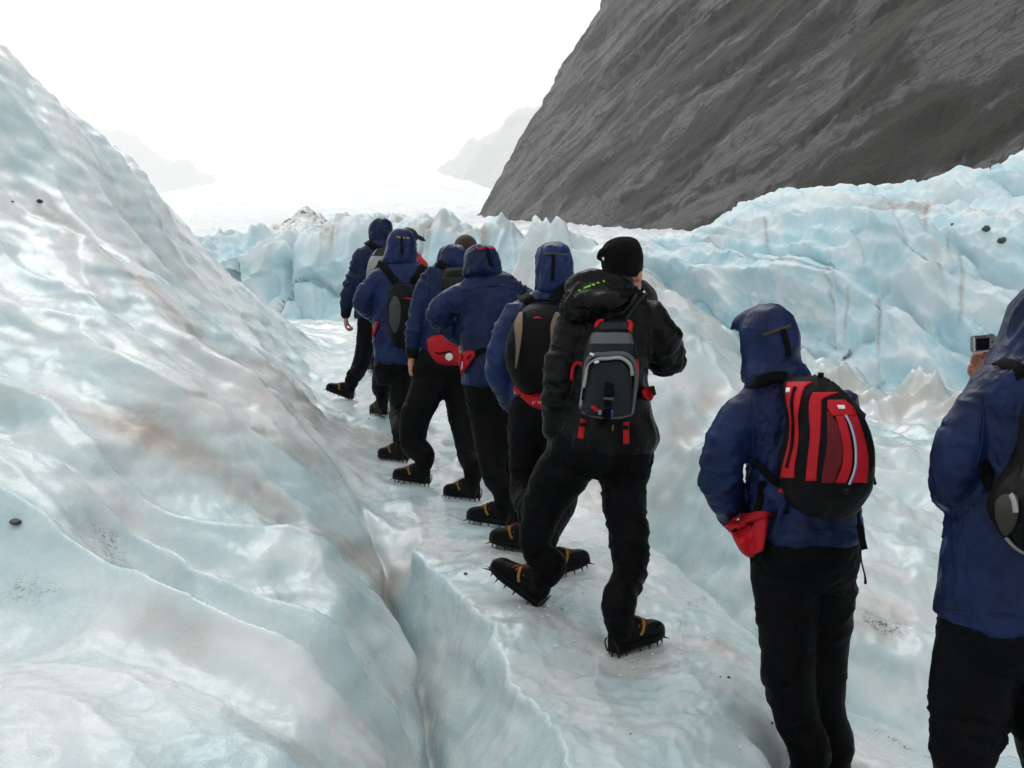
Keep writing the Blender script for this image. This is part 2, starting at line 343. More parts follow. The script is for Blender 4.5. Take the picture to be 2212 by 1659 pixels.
for pts, wd, am in [
    ([(110,468),(190,512),(330,620),(420,720),(560,810),(720,905)], .16, .75),
    ([(330,640),(400,740),(450,800)], .14, .35),
    ([(0,860),(150,870),(300,900)], .18, .45),
    ([(300,925),(420,985),(500,1030),(560,1085),(700,1160),(835,1290)], .15, .75),
    ([(440,860),(540,920),(600,960),(690,985)], .14, .55),
    ([(560,850),(700,900),(820,950)], .22, .45),
    ([(760,1350),(840,1470),(870,1540)], .05, .35), ([(600,1600),(800,1640),(880,1655)], .10, .6), ([(330,1340),(420,1400)], .07, .4),
    ([(1140,1330),(1220,1350),(1300,1400)], .18, .45), ([(1040,1210),(1180,1190),(1280,1250)], .2, .28), ([(1350,1450),(1480,1400)], .15, .3),
    ([(1470,880),(1480,960),(1530,860)], .10, .6), ([(1440,1000),(1450,1060)], .12, .4), ([(1290,1040),(1300,1090)], .1, .6),
    ([(1880,1360),(1930,1340)], .12, .45), ([(1900,1230),(1960,1250)], .14, .3), ([(1760,850),(1850,845),(1960,858),(2050,885)], .5, .7), ([(1560,1400),(1600,1420)], .08, .5)]:
    stain(pts, wd, am, dirt)
dirt += .12*sstep(.15, .6, fbm2(GX*.7, GY*.7, 3, 97))*sstep(14, 6, GY)
for pts, wd, am in [([(235,1170),(245,1225)], .05, 1.0), ([(40,1275),(90,1285)], .05, .6), ([(1900,1340),(1925,1355)], .06, 1.2), ([(2030,1200),(2050,1240)], .05, 1.1),
                    ([(900,1490),(915,1520)], .02, .8), ([(1460,1360),(1520,1290)], .012, 1.0), ([(1900,1580),(2010,1640)], .014, 1.1), ([(1200,1310),(1230,1320)], .05, .6), ([(1370,1430),(1450,1440)], .06, .5)]:
    stain(pts, wd, am, grit)
me = mesh_np('glacier_surface', np.stack([GX+DX, GY+DY, GZ], -1).reshape(-1, 3), grid_faces(NR, NC)[:, ::-1])
set_attr(me, 'dirt', np.clip(dirt, 0, 1)); set_attr(me, 'grit', np.clip(grit, 0, 1.2))
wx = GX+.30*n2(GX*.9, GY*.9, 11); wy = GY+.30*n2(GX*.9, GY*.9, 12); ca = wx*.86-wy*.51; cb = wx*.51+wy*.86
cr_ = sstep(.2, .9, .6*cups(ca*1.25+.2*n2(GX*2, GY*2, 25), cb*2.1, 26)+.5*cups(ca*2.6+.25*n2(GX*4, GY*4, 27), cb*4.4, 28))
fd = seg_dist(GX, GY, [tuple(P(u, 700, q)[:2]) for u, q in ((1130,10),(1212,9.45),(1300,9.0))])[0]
set_attr(me, 'white_highlight', np.clip(.25+.75*cr_+sstep(.8, .2, fd), 0, 1))  # cup rims whitened, hollows blued: highlights put into the colour; spire is white ice
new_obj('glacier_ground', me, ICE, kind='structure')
DRY = np.zeros  # shorthand

# ================================================================== seracs: sheets through polylines, roughened along their normals
def interp_lines(us, lines, n_between):
    """lines: list of [(u, v, Y)...] -> grid rows of world points, smooth across the lines"""
    rows = []
    for ln in lines:
        a = np.array(ln, float); rows.append(np.stack([np.interp(us, a[:, 0], a[:, 1]), np.interp(us, a[:, 0], a[:, 2])], 1))
    rows = np.array(rows); k = len(lines); out = []
    ts = np.linspace(0, k-1, (k-1)*n_between+1)
    for t in ts:                                      # Catmull-Rom across the lines
        i = min(int(t), k-2); f = t-i
        p0, p1, p2, p3 = rows[max(i-1, 0)], rows[i], rows[i+1], rows[min(i+2, k-1)]
        out.append(.5*((2*p1)+(p2-p0)*f+(2*p0-5*p1+4*p2-p3)*f*f+(3*p1-p0-3*p2+p3)*f**3))
    out = np.array(out); W = np.empty(out.shape[:2]+(3,))
    c, s = math.cos(PITCH), math.sin(PITCH); dy = (CV-out[..., 0])/F; k2 = out[..., 1]/(c+dy*s)
    W[..., 0] = (us[None, :]-CU)/F*k2; W[..., 1] = out[..., 1]; W[..., 2] = CAM[2]+(-s+dy*c)*k2
    return W, ts/(k-1)
def normals(W):
    a = np.gradient(W, axis=1); b = np.gradient(W, axis=0); n = np.cross(a, b); n /= np.linalg.norm(n, axis=-1, keepdims=True)+1e-9
    return n*np.where((n[..., 1] > 0)[..., None] & (np.abs(n[..., 2:3]) < .9), -1, 1)
us = np.linspace(1230, 2760, 560)
W, ts = interp_lines(us, [
  [(1230,800,27),(1400,850,24.5),(1600,880,22.5),(1800,860,20.2),(2030,915,19.2),(2212,960,18.6),(2760,1000,17)],
  [(1230,760,27.2),(1400,800,24.8),(1600,840,22.8),(1800,834,20.6),(2030,880,19.6),(2212,920,19),(2760,960,17.5)],
  [(1230,640,28),(1400,660,25.6),(1600,665,23.8),(1800,650,21.6),(2030,660,20.8),(2212,665,20.2),(2760,670,18.6)],
  [(1230,575,28.8),(1400,580,26.6),(1600,560,24.8),(1800,520,22.8),(1920,484,22.3),(2060,490,22),(2212,490,21.4),(2760,495,20)],
  [(1230,556,30),(1400,545,28),(1600,520,26.5),(1800,488,25),(1950,478,24.6),(2212,476,24),(2760,480,22.4)],
  [(1230,545,30.4),(1400,520,29),(1540,500,28.8),(1600,452,28.5),(1700,414,28.1),(1850,412,27.6),(1980,408,27),(2060,385,26.8),(2140,375,26.6),(2212,330,26.5),(2300,310,26.5),(2760,240,25)],
  [(1230,548,33),(1400,525,32),(1540,505,32),(1600,460,31.5),(1700,425,31),(1850,420,31),(1980,416,30.5),(2060,395,30),(2140,385,30),(2212,345,30),(2760,260,28)],
], 50)
Nn = normals(W); x, y, z = W[..., 0], W[..., 1], W[..., 2]
sx = x*.8 + y*.3 + .18*z                                                        # along the wall, leaning flutes
fl = 1-np.abs(n2(sx*.55+.5*n2(x*.3, z*.4, 101), z*.22, 102)); fl2 = 1-np.abs(n2(sx*1.5, z*.5, 103)); blob = fbm3(x*1.1, y*1.1, z*1.1, 4, 104); fine = fbm3(x*4, y*4, z*3, 3, 108)
dg = 1-np.abs(n2((x*.75+z*.9)*.45, (z-.5*x)*.18+y*.1, 107))                     # diagonal ledges
edge = sstep(0, .12, ts)[:, None]
topm = (1-.75*sstep(.6, .85, ts))[:, None]
wf1, wf2, wr1, wr2, wox, woy = worley(sx*.55+.3*n2(x*.8, z*.8, 116), z*.38+.12*x, 117); chunk = wr1*.5+.45*(wr2-.5)*wox
wg1, wg2, wh1, _, _, _ = worley(sx*1.6, z*1.1, 118)
pit = cups(sx*3.2+.4*n2(x*3, z*3, 119), z*2.2, 120)
disp = edge*topm*(.80*(fl**2-.55) + .38*(fl2**2-.55) + .22*(dg-.7) + .55*(chunk-.25) - .22*np.exp(-((wf2-wf1)/.10)**2) + .14*(wh1-.5) + .12*(pit-.45) + .16*blob + .06*fine)
crestm = np.exp(-((ts-.83)/.10)**2)[:, None]
W = W + Nn*disp[..., None]; W[..., 2] += crestm*(.18*n2(x*.8, y*.3, 105)+.16*(1-np.abs(n2(x*2.6, y*.5, 106)))+.07*n2(x*7, y*2, 109)-.10)
me = mesh_np('serac_wall', W.reshape(-1, 3), grid_faces(*W.shape[:2]))
dd = .9*sstep(.52, .85, fl)*0 + sstep(.25, .7, n2(x*2.4+z*.2, z*.35, 111))*sstep(.0, .5, n2(x*.35, z*.3, 112))*.9
dd = dd + .7*np.exp(-((ts[:, None]-.70)/.05)**2)*sstep(-.1, .4, n2(x*.6, y*.6, 113)) + .8*sstep(.14, .02, ts)[:, None]
crack = np.zeros_like(x)
for cu, v0, v1, wd in [(1795,560,830,.045), (2078,530,700,.05), (1905,620,760,.04), (1830,640,720,.03), (1662,470,520,.04), (2050,500,560,.05), (1930,430,470,.06), (2000,440,500,.06)]:
    a, b = P(cu, v0, 22), P(cu-6, v1, 21)
    ux = x/y*22; crack += np.exp(-((ux-(a[0]+.12*n2(z*1.3, z*0+cu, 114)))/wd)**2)*sstep(b[2]-.1, b[2]+.25, z)*sstep(a[2]+.2, a[2]-.1, z)
set_attr(me, 'dirt', np.clip(dd*.8+.5*crack, 0, 1)); set_attr(me, 'grit', np.clip(crack*.35+.4*np.exp(-((ts[:, None]-.70)/.035)**2)*sstep(.2, .6, n2(x*1.8, y*.5, 115)), 0, 1.1))
set_attr(me, 'white_highlight', np.clip(.15+.9*sstep(.1, .9, .5*fl+.35*pit+.25*wr1-.1), 0, 1))  # flute crests painted lighter, recesses bluer, as if lit
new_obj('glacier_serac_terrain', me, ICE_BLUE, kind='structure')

us = np.linspace(120, 1330, 380)
W, ts = interp_lines(us, [
  [(120,740,26),(640,720,22),(740,715,22),(1330,760,22)],
  [(120,715,26.3),(640,694,22.4),(740,692,22.4),(1330,720,22.5)],
  [(120,620,26.8),(400,600,24.6),(640,610,23.4),(900,600,23),(1330,620,23.4)],
  [(120,560,27.3),(390,548,25.2),(470,566,24.2),(560,540,24),(700,524,24),(800,506,23.9),(870,498,23.8),(960,492,23.8),(1060,497,23.8),(1140,510,24),(1200,530,24.2),(1330,560,24.5)],
  [(120,545,29),(390,530,27.5),(470,533,27),(560,521,27),(700,508,27),(800,498,27),(870,490,27),(960,478,26.4),(1050,486,26.2),(1140,503,26),(1200,524,26),(1330,552,26)],
  [(120,520,36),(470,512,36),(760,500,36),(960,492,34),(1330,545,33)],
], 40)
Nn = normals(W); x, y, z = W[..., 0], W[..., 1], W[..., 2]
fl = 1-np.abs(n2(x*.8+.4*n2(x*.5, z*.5, 121), z*.25, 122)); fl2 = 1-np.abs(n2(x*2.2, z*.5, 123)); blob = fbm3(x*1.3, y*1.3, z*1.3, 4, 124)
wc = worley(x*.8+.3*n2(x, z, 127), z*.4, 128)
W = W + Nn*(sstep(0, .15, ts)[:, None]*(.5*(fl**2-.5)+.25*(fl2-.7)+.18*blob+.5*(wc[2]-.5)-.2*np.exp(-((wc[1]-wc[0])/.1)**2)+.1*(cups(x*3, z*2.4, 129)-.45)))[..., None]
W[..., 2] += np.exp(-((ts-.68)/.12)**2)[:, None]*(.20*(1-np.abs(n2(x*1.5, x*0, 125)))+.12*(1-np.abs(n2(x*4, x*0, 126)))-.18)*(.5+.9*sstep(-4, 0, x))[...]
me = mesh_np('serac_cliff', W.reshape(-1, 3), grid_faces(*W.shape[:2]))
dd = sstep(.22, .6, n2(x*2.4, z*.3, 131))*sstep(-.1, .4, n2(x*.5, z*.25, 132)) + .5*np.exp(-((ts[:, None]-.62)/.06)**2)*sstep(.0, .4, n2(x*1.1, y*.4, 133))
set_attr(me, 'dirt', np.clip(dd, 0, 1)); set_attr(me, 'grit', np.clip(.35*sstep(.4, .7, n2(x*3, z*.3, 134)), 0, 1))
set_attr(me, 'white_highlight', np.clip(.1+.9*sstep(.2, .9, .5*fl+.5*wc[2]), 0, 1))  # painted highlight on projecting ice, blue left in the recesses
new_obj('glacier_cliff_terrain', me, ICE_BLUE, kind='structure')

# distant glacier climbing into the cloud
us = np.linspace(-600, 1900, 300)
def bow(v, h): return [(-600, v+10, 0), (340, v, 0), (620, v-h, 0), (900, v-h*1.1, 0), (1100, v, 0), (1900, v+20, 0)]
lines = []
for v, Y, h in [(535,33,0),(508,44,2),(499,75,3),(490,150,4),(474,330,10),(452,700,24),(434,1300,42),(424,2100,52),(430,2700,52)]:
    lines.append([(a, b, Y) for a, b, _ in bow(v, h)])
W, ts = interp_lines(us, lines, 26)
x, y, z = W[..., 0], W[..., 1], W[..., 2]
W[..., 2] += y*(.006*(1-np.abs(n2(x/y*30, np.log(y)*9, 141))-.6) + .003*fbm2(x/y*70, np.log(y)*22, 3, 142))
me = mesh_np('distant_glacier', W.reshape(-1, 3), grid_faces(*W.shape[:2]))
set_attr(me, 'dirt', np.clip(  .25*sstep(.1, .6, n2(x/y*18, np.log(y)*12, 143)), 0, 1)); set_attr(me, 'grit', np.zeros(x.shape))
set_attr(me, 'white_highlight', .6+0*x)
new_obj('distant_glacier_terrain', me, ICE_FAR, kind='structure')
# dirty ice hillock on that glacier
us = np.linspace(560, 800, 90)
W, ts = interp_lines(us, [[(560,520,40),(800,520,40)],[(560,514,42),(600,503,42),(665,484,42),(740,512,42),(800,516,42)],[(560,512,44),(598,504,44),(632,472,44),(662,454,44),(692,474,44),(735,502,44),(800,512,44)],[(560,516,47),(680,490,47),(800,514,47)],[(560,530,50),(800,530,50)]], 16)
x, y, z = W[..., 0], W[..., 1], W[..., 2]; W[..., 2] += .22*fbm2(x*1.1, y*1.1, 4, 151)+.14*(1-np.abs(n2(x*2.1, y, 152)))
me = mesh_np('ice_hillock', W.reshape(-1, 3), grid_faces(*W.shape[:2])); set_attr(me, 'dirt', .35+0*x); set_attr(me, 'grit', .6+.4*sstep(-.2, .4, fbm2(x*1.3, y*1.3, 3, 153)))
set_attr(me, 'white_highlight', .6+0*x)
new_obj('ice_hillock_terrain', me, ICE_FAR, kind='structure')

# ================================================================== rock mountain
m = NM('wet_schist_rock'); co = m.coord('Object')
sl = m.n('ShaderNodeAttribute', attribute_name='slab').outputs['Vector']
mp = m.n('ShaderNodeMapping'); m.l(sl, mp.inputs['Vector']); mp.inputs['Scale'].default_value = (2.4, 2.6, 2.4); mp.inputs['Location'].default_value = (5, 9, 2)
st = m.noise(sl, 1.0, 6, .58, .2); st2 = m.noise(mp.outputs[0], 1.0, 7, .62, .2); big = m.noise(co, .03, 7, .65, .4); sm = m.noise(co, .9, 6, .7)
vo = m.n('ShaderNodeTexVoronoi', feature='DISTANCE_TO_EDGE'); m.l(mp.outputs[0], vo.inputs['Vector']); vo.inputs['Scale'].default_value = 1.5; vo.inputs['Detail'].default_value = 3; vo.inputs['Roughness'].default_value = .7
vc = m.n('ShaderNodeTexVoronoi'); m.l(mp.outputs[0], vc.inputs['Vector']); vc.inputs['Scale'].default_value = 2.2; vc.inputs['Detail'].default_value = 2
bw = m.n('ShaderNodeRGBToBW'); m.l(vc.outputs['Color'], bw.inputs[0])
lf = m.math('ADD', m.attr('pale'), m.math('MULTIPLY', m.math('SUBTRACT', sm, .5), .7))
col = m.mix(m.ramp(big, .4, .6), (.015, .0155, .0095), (.027, .0255, .0225))
col = m.mix(m.ramp(lf, .40, .68), col, m.mix(bw.outputs[0], (.060, .059, .059), (.125, .123, .123)))
col = m.mix(m.math('MULTIPLY', m.ramp(vo.outputs['Distance'], .05, .0), .6), col, (.016, .015, .014))
col = m.mix(m.math('MULTIPLY', m.ramp(m.math('ADD', sm, m.math('MULTIPLY', big, .6)), .86, .96), .7), col, (.013, .0155, .0075))
col = m.mix(m.math('MULTIPLY', m.attr('fall'), .8), col, (.30, .30, .30))
m.set(Specular_IOR_Level=.12, Base_Color=col, Roughness=.7, Normal=m.bump(m.math('ADD', m.math('MULTIPLY', bw.outputs[0], .4), m.math('MULTIPLY', sm, .8)), .9, 1.1))
ROCK = m.m
nu, nh = 480, 300
s_ = np.linspace(-.28, 1.25, nu)[None, :]; h_ = np.linspace(-25, 205, nh)[:, None]
A = P(985, 492, 330); B = P(2700, 640, 60)
bx = A[0]+(B[0]-A[0])*s_; by = A[1]+(B[1]-A[1])*s_; turn = sstep(.0, -.28, s_)
X = bx + h_*.60*.97 + turn*60; Yc = by + h_*.60*.25; Z = A[2] - 6 + h_ + 0*s_
# relief: leaning slabs and gullies
al = (by-A[1])/(-1) ; q = al*.26 + h_*.60; r = -al*.19 + h_*.80
def slab(sc, an, seed, wob):
    f1, f2, r1, r2, ox, oy = worley(q*sc+wob*n2(q*sc*1.5, r*sc*2, seed), r*sc*an+wob*n2(q*sc*1.5, r*sc*2, seed+1), seed); return (r1-.5)+1.5*(r2-.5)*oy+.8*(r1-.5)*ox, f2-f1
s1, e1 = slab(.016, 3.2, 161, .35); s2, e2 = slab(.045, 3.0, 163, .35); s3, e3 = slab(.13, 2.6, 165, .3); f4_ = fbm2(q*.25, r*.6, 4, 164)
gul = 1-np.abs(n2(al*.02+.3*n2(h_*.02, al*.01, 165), h_*.006, 166))
rg = 1-np.abs(n2(q*.03+.5*n2(q*.04, r*.06, 170), r*.07, 171)); dsp = 1.4*s1+1.0*s2+.5*s3+.25*f4_+2.8*(gul-.75)+.9*(rg-.7)+.9*fbm2(q*.10, r*.16, 4, 172)
X = X - dsp*.8; Z = Z + dsp*.35; Yc = Yc - dsp*.25
wat = np.zeros(X.shape)
me = mesh_np('mountain', np.stack([X, Yc, Z], -1).reshape(-1, 3), grid_faces(nh, nu))
va = me.attributes.new('slab', 'FLOAT_VECTOR', 'POINT'); va.data.foreach_set('vector', np.stack([q*.12+.5*n2(q*.08, r*.10, 168), r*.26+.5*n2(q*.10, r*.14, 169), 0*q], -1).astype(np.float32).ravel())
pt = fbm2(q*.075+.5*n2(q*.05, r*.07, 181), r*.17+.5*n2(q*.06, r*.08, 182), 6, 183, .66); zone = n2(al*.014+3, h_*.026, 184)
pale = .54+1.0*pt+.40*zone-.10*s_; set_attr(me, 'pale', np.clip(pale, 0, 1))
fx = al-(150+6*n2(h_*.05, h_*0, 185)+.12*h_); fall = np.exp(-(fx/1.1)**2)*sstep(30, 60, h_)*(.5+.5*n2(h_*.3, al*.1, 186)); set_attr(me, 'fall', np.clip(fall, 0, 1))
new_obj('rock_mountain', me, ROCK, kind='structure')

# ================================================================== hills fading into the cloud
m = NM('hill_rock'); co = m.coord('Object'); nn = m.noise(co, .004, 8, .6)
m.set(Base_Color=m.mix(m.ramp(nn, .4, .6), (.05, .055, .04), (.16, .155, .15)), Roughness=.9); HILL = m.m
def hill(pts, Y, depth, seed):
    us = np.linspace(pts[0][0], pts[-1][0], 120)
    a = np.array(pts, float); vs = np.interp(us, a[:, 0], a[:, 1])
    W, ts = interp_lines(us, [[(u, 480, Y-depth) for u in (us[0], us[-1])], [(u, .5*v+.5*450, Y-depth*.45) for u, v in zip(us, vs)], [(u, v, Y) for u, v in zip(us, vs)], [(u, 470, Y+depth) for u in (us[0], us[-1])]], 22)
    x, y, z = W[..., 0], W[..., 1], W[..., 2]; env = np.sin(np.pi*np.clip(ts, 0, 1))[:, None]
    W[..., 2] += env*80*(1-np.abs(n2(x*.004, y*.003, seed))-.6) + env*32*fbm2(x*.012, y*.012, 4, seed+1)
    new_obj('distant_hill', mesh_np('hill', W.reshape(-1, 3), grid_faces(*W.shape[:2])), HILL, kind='structure')
hill([(-500,200),(0,240),(150,275),(235,297),(290,305),(345,330),(400,352),(440,382),(475,415),(520,470)], 4300, 700, 171)
hill([(900,440),(940,385),(985,350),(1030,315),(1075,285),(1120,258),(1160,235),(1300,150),(1500,60)], 4300, 800, 181)
hill([(960,462),(1000,400),(1045,345),(1100,290),(1200,200),(1400,80)], 3300, 550, 186)

# ================================================================== mist: one closed box of air round everything
bm = bmesh.new(); bmesh.ops.create_cube(bm, size=1.0)
for v in bm.verts: v.co = Vector((v.co.x*12000, v.co.y*7600+3500, v.co.z*1800+840))
me = bpy.data.meshes.new('haze'); bm.to_mesh(me); bm.free()
hm = bpy.data.materials.new('mist'); hm.use_nodes = True; t = hm.node_tree; t.nodes.clear()
pv = t.nodes.new('ShaderNodeVolumePrincipled'); pv.inputs['Color'].default_value = (1, 1, 1, 1); pv.inputs['Density'].default_value = 0.00044; pv.inputs['Anisotropy'].default_value = .25
oo = t.nodes.new('ShaderNodeOutputMaterial'); t.links.new(pv.outputs[0], oo.inputs['Volume'])
new_obj('haze', me, hm, kind='stuff')
# ================================================================== shaping tools
def cr(pts, n):
    """Catmull-Rom through rows of numbers"""
    p = np.array(pts, float)
    if len(p) == 2: return np.array([p[0]+(p[1]-p[0])*t for t in np.linspace(0, 1, n+1)])
    out = []
    for i in range(len(p)-1):
        a, b, c, d = p[max(i-1, 0)], p[i], p[i+1], p[min(i+2, len(p)-1)]
        for t in np.linspace(0, 1, n, endpoint=False): out.append(.5*((2*b)+(c-a)*t+(2*a-5*b+4*c-d)*t*t+(3*b-a-3*c+d)*t**3))
    out.append(p[-1]); return np.array(out)
def loft(rings, cap=True):
    """closed mesh from rings (k, n, 3); pole vertices close the ends"""
    R = np.array(rings); k, n, _ = R.shape
    V = [R.reshape(-1, 3)]; Fq = grid_faces(k, n, True).tolist()
    if cap:
        c0, c1 = R[0].mean(0), R[-1].mean(0); i0 = k*n; V += [c0[None], c1[None]]
        Fq += [[i0, (j+1) % n, j] for j in range(n)] + [[i0+1, (k-1)*n+j, (k-1)*n+(j+1) % n] for j in range(n)]
    return np.concatenate(V), Fq
def tube(pts, rad, n=18, flat=1.0, side=None, round_ends=True, sub=5):
    """limb along points with a radius at each; flat < 1 squashes it across `side`"""
    a = cr(np.concatenate([np.array(pts, float), np.array(rad, float)[:, None]], 1), sub) if len(pts) > 1 else None
    p, r = a[:, :3], np.maximum(a[:, 3], .002)
    T = np.gradient(p, axis=0); T /= np.linalg.norm(T, axis=1)[:, None]+1e-12
    if round_ends:
        add0 = [(p[0]-T[0]*r[0]*k, r[0]*math.sqrt(max(1-k*k, .0))) for k in (.92, .7, .35)]
        add1 = [(p[-1]+T[-1]*r[-1]*k, r[-1]*math.sqrt(max(1-k*k, .0))) for k in (.35, .7, .92)]
        p = np.array([q[0] for q in add0]+list(p)+[q[0] for q in add1]); r = np.array([q[1] for q in add0]+list(r)+[q[1] for q in add1])
        T = np.concatenate([np.repeat(T[:1], 3, 0), T, np.repeat(T[-1:], 3, 0)])
    sref = np.array(side if side is not None else (0, 1., 0)); th = np.linspace(0, 2*np.pi, n, endpoint=False); rings = []
    for q, rr, t in zip(p, r, T):
        b = sref - t*np.dot(sref, t)
        if np.linalg.norm(b) < .2: b = np.array([1., 0, 0]) - t*t[0]
        b /= np.linalg.norm(b); c = np.cross(t, b)
        rings.append(q + rr*(np.cos(th)[:, None]*c + flat*np.sin(th)[:, None]*b))
    return loft(rings)
def ellipsoid(c, ax, n=16, rot=None):
    th = np.linspace(0, 2*np.pi, n, endpoint=False); rings = []
    for ph in np.linspace(-1.45, 1.45, n//2+1):
        q = np.stack([np.cos(ph)*np.cos(th)*ax[0], np.cos(ph)*np.sin(th)*ax[1], np.full(n, np.sin(ph)*ax[2])], 1)
        rings.append((q @ np.array(rot).T if rot is not None else q) + c)
    return loft(rings)
def section_loft(secs, Y, ex=2.4, n=28, cap_round=True):
    """secs: (u left, u right, v, half depth, dY) from one end to the other -> closed shell whose outline follows the picture points"""
    s = cr(secs, 5); th = np.linspace(0, 2*np.pi, n, endpoint=False); cs, sn = np.cos(th), np.sin(th)
    px = np.sign(cs)*np.abs(cs)**(2/ex); py = np.sign(sn)*np.abs(sn)**(2/ex); rings = []
    for uL, uR, v, d, dy in s:
        c = P((uL+uR)/2, v, Y+dy); hw = (uR-uL)/2*(Y+dy)/F
        rings.append(np.stack([c[0]+hw*px, c[1]+d*py, np.full(n, c[2])], 1))
    return loft(rings)
def merge(ms):
    V, Fq, k = [], [], 0
    for v, f in ms:
        V.append(np.asarray(v)); Fq += [[i+k for i in q] for q in f]; k += len(v)
    return np.concatenate(V), Fq
def py_mesh(name, V, Fq, smooth=True):
    me = bpy.data.meshes.new(name); me.from_pydata(np.asarray(V).tolist(), [], Fq); me.update()
    me.polygons.foreach_set('use_smooth', np.full(len(me.polygons), smooth)); return me
def remesh(ms, voxel, smooth=6, factor=.5):
    """union of closed shells as one continuous surface"""
    V, Fq = merge(ms); o = bpy.data.objects.new('tmp', py_mesh('tmp', V, Fq)); S.collection.objects.link(o)
    r = o.modifiers.new('r', 'REMESH'); r.mode = 'VOXEL'; r.voxel_size = voxel
    if smooth: q = o.modifiers.new('s', 'SMOOTH'); q.factor = factor; q.iterations = smooth
    dg = bpy.context.evaluated_depsgraph_get(); e = o.evaluated_get(dg); m = e.to_mesh()
    nv = len(m.vertices); co = np.empty(nv*3, np.float32); m.vertices.foreach_get('co', co)
    nf = len(m.polygons); li = np.empty(len(m.loops), np.int32); m.loops.foreach_get('vertex_index', li)
    lt = np.empty(nf, np.int32); m.polygons.foreach_get('loop_total', lt); e.to_mesh_clear()
    me0 = o.data; bpy.data.objects.remove(o); bpy.data.meshes.remove(me0)
    if (lt == 4).all(): return co.reshape(-1, 3).astype(float), li.reshape(-1, 4)
    out, k = [], 0
    for t in lt: out.append(li[k:k+t].tolist()); k += t
    return co.reshape(-1, 3).astype(float), out
def vnormals(V, Fq):
    Fq = np.asarray(Fq); a = V[Fq[:, 2]]-V[Fq[:, 0]]; b = V[Fq[:, 3]]-V[Fq[:, 1]]; fn = np.cross(a, b); N = np.zeros_like(V)
    for i in range(4): np.add.at(N, Fq[:, i], fn)
    return N/(np.linalg.norm(N, axis=1)[:, None]+1e-12)
def folds(V, Fq, limbs, amp, seed, scale=1.0):
    """cloth creases: rings round the limbs, hanging drapes on the trunk. limbs: list of (p0, p1) axes"""
    N = vnormals(V, Fq); best = np.full(len(V), 1e9); ax = np.zeros_like(V)
    for p0, p1 in limbs:
        p0, p1 = np.array(p0), np.array(p1); d = p1-p0; L = np.linalg.norm(d); t = np.clip((V-p0)@d/(L*L), 0, 1)
        dist = np.linalg.norm(V-p0-t[:, None]*d, axis=1); m = dist < best; best = np.where(m, dist, best); ax[m] = d/L
    on = sstep(.16, .09, best)[:, None]
    trunk = np.array([.35, .1, .93]); along = ax*on + trunk*(1-on)
    s = (V*along).sum(1)[:, None]*along                     # part along the axis
    hi, lo = 15/scale, 4.2/scale
    q = (V-s)*np.where(on > .5, lo, hi*.62) + s*np.where(on > .5, hi, lo*.55)
    q = q + .9*np.stack([n3(*(V*6).T, seed+9), n3(*(V*6).T, seed+10), n3(*(V*6).T, seed+11)], 1)
    a = 1-np.abs(n3(*q.T, seed)); b = n3(*(q*.5).T, seed+1); c = 1-np.abs(n3(*(q*2.1).T, seed+2))
    msk = .35 + .65*sstep(-.25, .35, n3(*(V*4.5).T, seed+3))
    return V + N*((amp*2.3*(a**2-.55) + amp*.9*b + amp*.9*(c**2-.5))*msk)[:, None]
class Caster:
    def __init__(s, parts):
        s.t = [BVHTree.FromPolygons(np.asarray(v).tolist(), [list(map(int, q)) for q in f]) for v, f in parts]
    def ray(s, u, v):
        """first surface point behind picture point (u, v), or None"""
        d = Vector(P(u, v, 1.0) - CAM).normalized(); best = None
        for t in s.t:
            h = t.ray_cast(Vector(CAM), d)
            if h[0] is not None and (best is None or h[3] < best[3]): best = h
        if best is not None and best[1].dot(d) > 0: best = (best[0], -best[1], best[2], best[3])
        return best
    def near(s, u, v):
        """for a ray passing just beside: the surface point it passes closest to"""
        best = None; q0 = s.t[0].find_nearest(Vector(P(u, v, 5.0)))[0]
        for y in np.linspace(q0.y-.7, q0.y+.7, 57):
            for t in s.t:
                h = t.find_nearest(Vector(P(u, v, y)))
                if h[0] is not None and (best is None or h[3] < best[3]): best = h
        return best
    def pt(s, u, v, fallback=None):
        h = s.ray(u, v)
        return (np.array(h[0]), np.array(h[1])) if h else (fallback, np.array([0, -1., 0]))
def ribbon(pts, nrm, width, thick):
    """flat strap along points; nrm is the outward direction at each"""
    p = cr(pts, 5); nn = cr(nrm, 5); nn /= np.linalg.norm(nn, axis=1)[:, None]+1e-9
    T = np.gradient(p, axis=0); T /= np.linalg.norm(T, axis=1)[:, None]+1e-9
    B = np.cross(T, nn); B /= np.linalg.norm(B, axis=1)[:, None]+1e-9; C = np.cross(B, T)
    w_ = np.broadcast_to(np.array(width, float), (len(p),))[:, None]/2
    prof = [(-1, 0), (-.92, 1), (.92, 1), (1, 0), (.92, -.6), (-.92, -.6)]
    return loft(np.stack([p + B*w_*a + C*thick*b for a, b in prof], 1))
def strap_on(cast, pix, width, thick=.006, lift=.006, tail=None):
    """strap lying on clothing along picture points; tail: further world offsets from its last point"""
    hs = [cast.ray(u, v) or cast.near(u, v) for u, v in pix]; good = [i for i, h in enumerate(hs) if h]
    ps, ns = [], []
    for i, (u, v) in enumerate(pix):
        if hs[i]: ps.append(np.array(hs[i][0])+np.array(hs[i][1])*lift); ns.append(np.array(hs[i][1]))
        else: k = min(good, key=lambda j: abs(j-i)); ps.append(P(u, v, hs[k][0].y)); ns.append(np.array(hs[k][1]))
    for t in (tail or []): ps.append(ps[-1]+np.array(t)); ns.append(np.array([0, .5, .8]) if len(ns) < len(pix)+1 else np.array([0, 1., .1]))
    return ribbon(ps, ns, width, thick)
